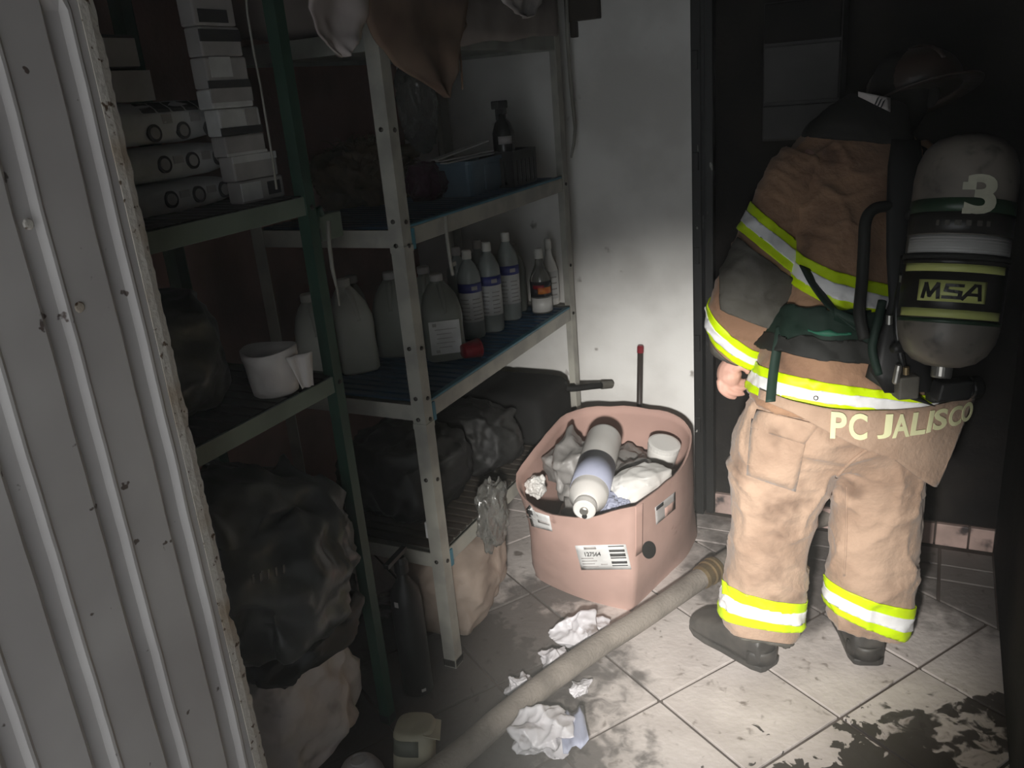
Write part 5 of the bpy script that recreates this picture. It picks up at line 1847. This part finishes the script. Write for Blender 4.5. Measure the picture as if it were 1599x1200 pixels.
vb = atg(1486, 608, 1.80)
put('valve_block', G().obox(vb, RHV * 0.040, FHV * 0.022, Vector((0, 0, 0.022)) + RHV * 0.004), 'black_matt', scba, bevel=0.006)
put('valve_wheel', G().lathe(vb + RHV * 0.040, RHV, [(0.024, 0), (0.027, 0.004), (0.027, 0.022), (0.022, 0.028)], 16), 'black_gloss', scba, bevel=0.002)

# back plate and straps
rows = []
for k, (ul, ur, v, g_) in enumerate(((1392, 1432, 222, 2.06), (1386, 1436, 262, 2.02), (1384, 1440, 330, 1.98), (1384, 1438, 400, 1.94), (1388, 1436, 470, 1.90), (1372, 1440, 530, 1.87), (1360, 1450, 580, 1.84), (1380, 1450, 612, 1.83))):
    rows.append([atg(ul + (ur - ul) * i / 6, v, g_ - 0.010 * math.sin(i / 6 * math.pi)) for i in range(7)])
plate = put('back_plate', G().grid(rows), 'black_matt', scba, smooth=True, solid=0.022)
# bracket that joins the plate with the cylinder
for v in (320, 540):
    a = atg(1432, v, 1.96 if v < 400 else 1.86)
    h = th(v + 12)
    b = tpos(-1.35, h, 0.0)
    put('bracket', G().tube([a, a.lerp(b, .5), b], 0.012, 10), 'black_matt', scba, smooth=True)
put('cylinder_strap', G().loft([[tpos(2 * math.pi * i / 40, th(404) + dz, o_) for i in range(40)] for dz, o_ in ((0, 0.0015), (0, 0.004), (0.012, 0.004), (0.012, 0.0015))], cap=False), 'strap', scba, smooth=True)


def ribbon(name, pts, wdir, w, thick, mat, parent=scba):
    pts = spline([Vector(p) for p in pts], 5)
    rows = [[p - Vector(wdir).normalized() * w / 2, p + Vector(wdir).normalized() * w / 2] for p in pts]
    return put(name, G().grid(rows), mat, parent, smooth=True, solid=thick)


J = jbvh
# padded waist belt
belt = slab('waist_belt', torso_me, [plane((1212, 478, 2.04), (1310, 486, 1.90), (1430, 488, 2.04), (1310, 520, 1.9)), plane((1204, 540, 2.02), (1305, 562, 1.88), (1440, 556, 2.02), (1310, 520, 1.9))], 'strap_green', scba, 0.012, 0.020)
slab('belt_piping', torso_me, [plane((1208, 512, 2.03), (1308, 523, 1.89), (1435, 522, 2.03), (1310, 540, 1.89)), plane((1207, 515, 2.03), (1308, 526.5, 1.89), (1436, 526, 2.03), (1310, 510, 1.89)), vplane(1262, 1300), vplane(1322, 1300)], 'strap_line', belt, 0.024, 0.002)
slab('belt_lower_pad', torso_me, [plane((1207, 522, 2.03), (1306, 534, 1.885), (1436, 534, 2.03), (1310, 552, 1.88)), plane((1204, 544, 2.02), (1305, 566, 1.88), (1440, 560, 2.02), (1310, 540, 1.88))], 'strap', belt, 0.020, 0.012)
ribbon('shoulder_strap', [on_bvh(J, 1258, 418, 0.012), on_bvh(J, 1275, 450, 0.016), on_bvh(J, 1296, 478, 0.030), on_bvh(J, 1318, 498, 0.040), on_bvh(J, 1344, 520, 0.042)], RHV - Vector((0, 0, 0.5)), 0.034, 0.004, 'strap_green')
ribbon('strap_end', [on_bvh(J, 1302, 490, 0.045), on_bvh(J, 1325, 500, 0.046), on_bvh(J, 1342, 506, 0.046)], Vector((0, 0, 1)), 0.03, 0.004, 'strap_green')
ribbon('hanging_strap', [on_bvh(J, 1219, 510, 0.036, 1.93), on_bvh(J, 1215, 535, 0.034, 1.92), on_bvh(J, 1210, 565, 0.022, 1.91), on_bvh(J, 1206, 595, 0.022, 1.90), atg(1203, 628, 1.885)], RHV, 0.024, 0.003, 'strap_green')
put('carry_handle', G().tube(spline([atg(1392, 322, 1.985), atg(1366, 326, 1.965), atg(1352, 345, 1.945), atg(1349, 390, 1.92), atg(1346, 440, 1.90), atg(1342, 490, 1.87), atg(1350, 530, 1.85)], 5), 0.0135, 10), 'strap', scba, smooth=True)
put('air_hose', G().tube(spline([atg(1412, 400, 1.90), atg(1408, 440, 1.88), atg(1400, 480, 1.86), atg(1402, 530, 1.84), atg(1412, 578, 1.825)], 5), 0.0085, 10), 'black_gloss', scba, smooth=True)
put('air_hose', G().tube(spline([atg(1378, 470, 1.87), atg(1370, 505, 1.85), atg(1362, 545, 1.84), atg(1372, 585, 1.83)], 5), 0.010, 10), 'strap_green', scba, smooth=True)
put('ferrule', G().lathe(atg(1389, 492, 1.845), Vector((0.02, 0, -1)), [(0.0075, 0), (0.0075, 0.022)], 12), 'steel', scba)
put('ferrule', G().lathe(atg(1409, 430, 1.868), Vector((0.0, 0, -1)), [(0.006, 0), (0.006, 0.016)], 12), 'steel', scba)
rg = atg(1414, 603, 1.81)
reg = put('regulator', G().obox(rg, RHV * 0.024, FHV * 0.02, Vector((0, 0, 0.028))), 'elbow', scba, bevel=0.005)
put('fitting', G().lathe(atg(1402, 578, 1.795), Vector((-0.1, 0, -1)), [(0.007, -0.012), (0.008, 0.0), (0.008, 0.03), (0.005, 0.034)], 12), 'steel', reg)
put('fitting', G().lathe(atg(1415, 576, 1.795), Vector((0.05, 0, -1)), [(0.007, -0.004), (0.007, 0.014)], 12), 'brass', reg)
put('lower_pad', G().loft([ering((1360, 560), (1412, 570), 1.865, 0.02), ering((1352, 590), (1420, 600), 1.855, 0.022), ering((1385, 612), (1440, 622), 1.845, 0.02), ering((1440, 628), (1460, 634), 1.84, 0.012)]), 'strap', scba, smooth=True)
put('lumbar_block', G().obox(atg(1480, 612, 1.86), RHV * 0.050, FHV * 0.02, Vector((0, 0, 0.022))), 'strap', scba, bevel=0.01)

pa_, pb2 = aty(888, 45, 2.895), aty(938, 5, 2.895)
t = thing('wall_bracket', 'dark wooden bracket fixed high on the white wall', 'bracket', pa_)
put('block', G().box(pa_.x, pb2.x, 2.862, 2.899, pa_.z + 0.02, pb2.z + 0.05), 'rack_low', t, bevel=0.004)
put('arm', G().box(pa_.x + 0.012, pa_.x + 0.035, 2.875, 2.899, pa_.z - 0.03, pa_.z + 0.02), 'rack_low', t, bevel=0.003)

# ------------------------------------------------------------------ thin smoke left hanging in the room
hz = G().box(XL + 0.002, XR - 0.002, -0.32, YB + 0.038, 0.004, ZC - 0.004)
hm2 = bpy.data.materials.new('thin_smoke')
hm2.use_nodes = True
nt = hm2.node_tree
nt.nodes.remove(nt.nodes['Principled BSDF'])
vs_ = nt.nodes.new('ShaderNodeVolumeScatter')
vs_.inputs['Color'].default_value = (0.93, 0.93, 0.88, 1)
vs_.inputs['Density'].default_value = 0.024
vs_.inputs['Anisotropy'].default_value = 0.2
nt.links.new(vs_.outputs[0], nt.nodes['Material Output'].inputs['Volume'])
MT['smoke'] = hm2
tag(put('smoke_haze', hz, 'smoke'), 'thin grey smoke haze hanging in the room', 'haze', kind='stuff')
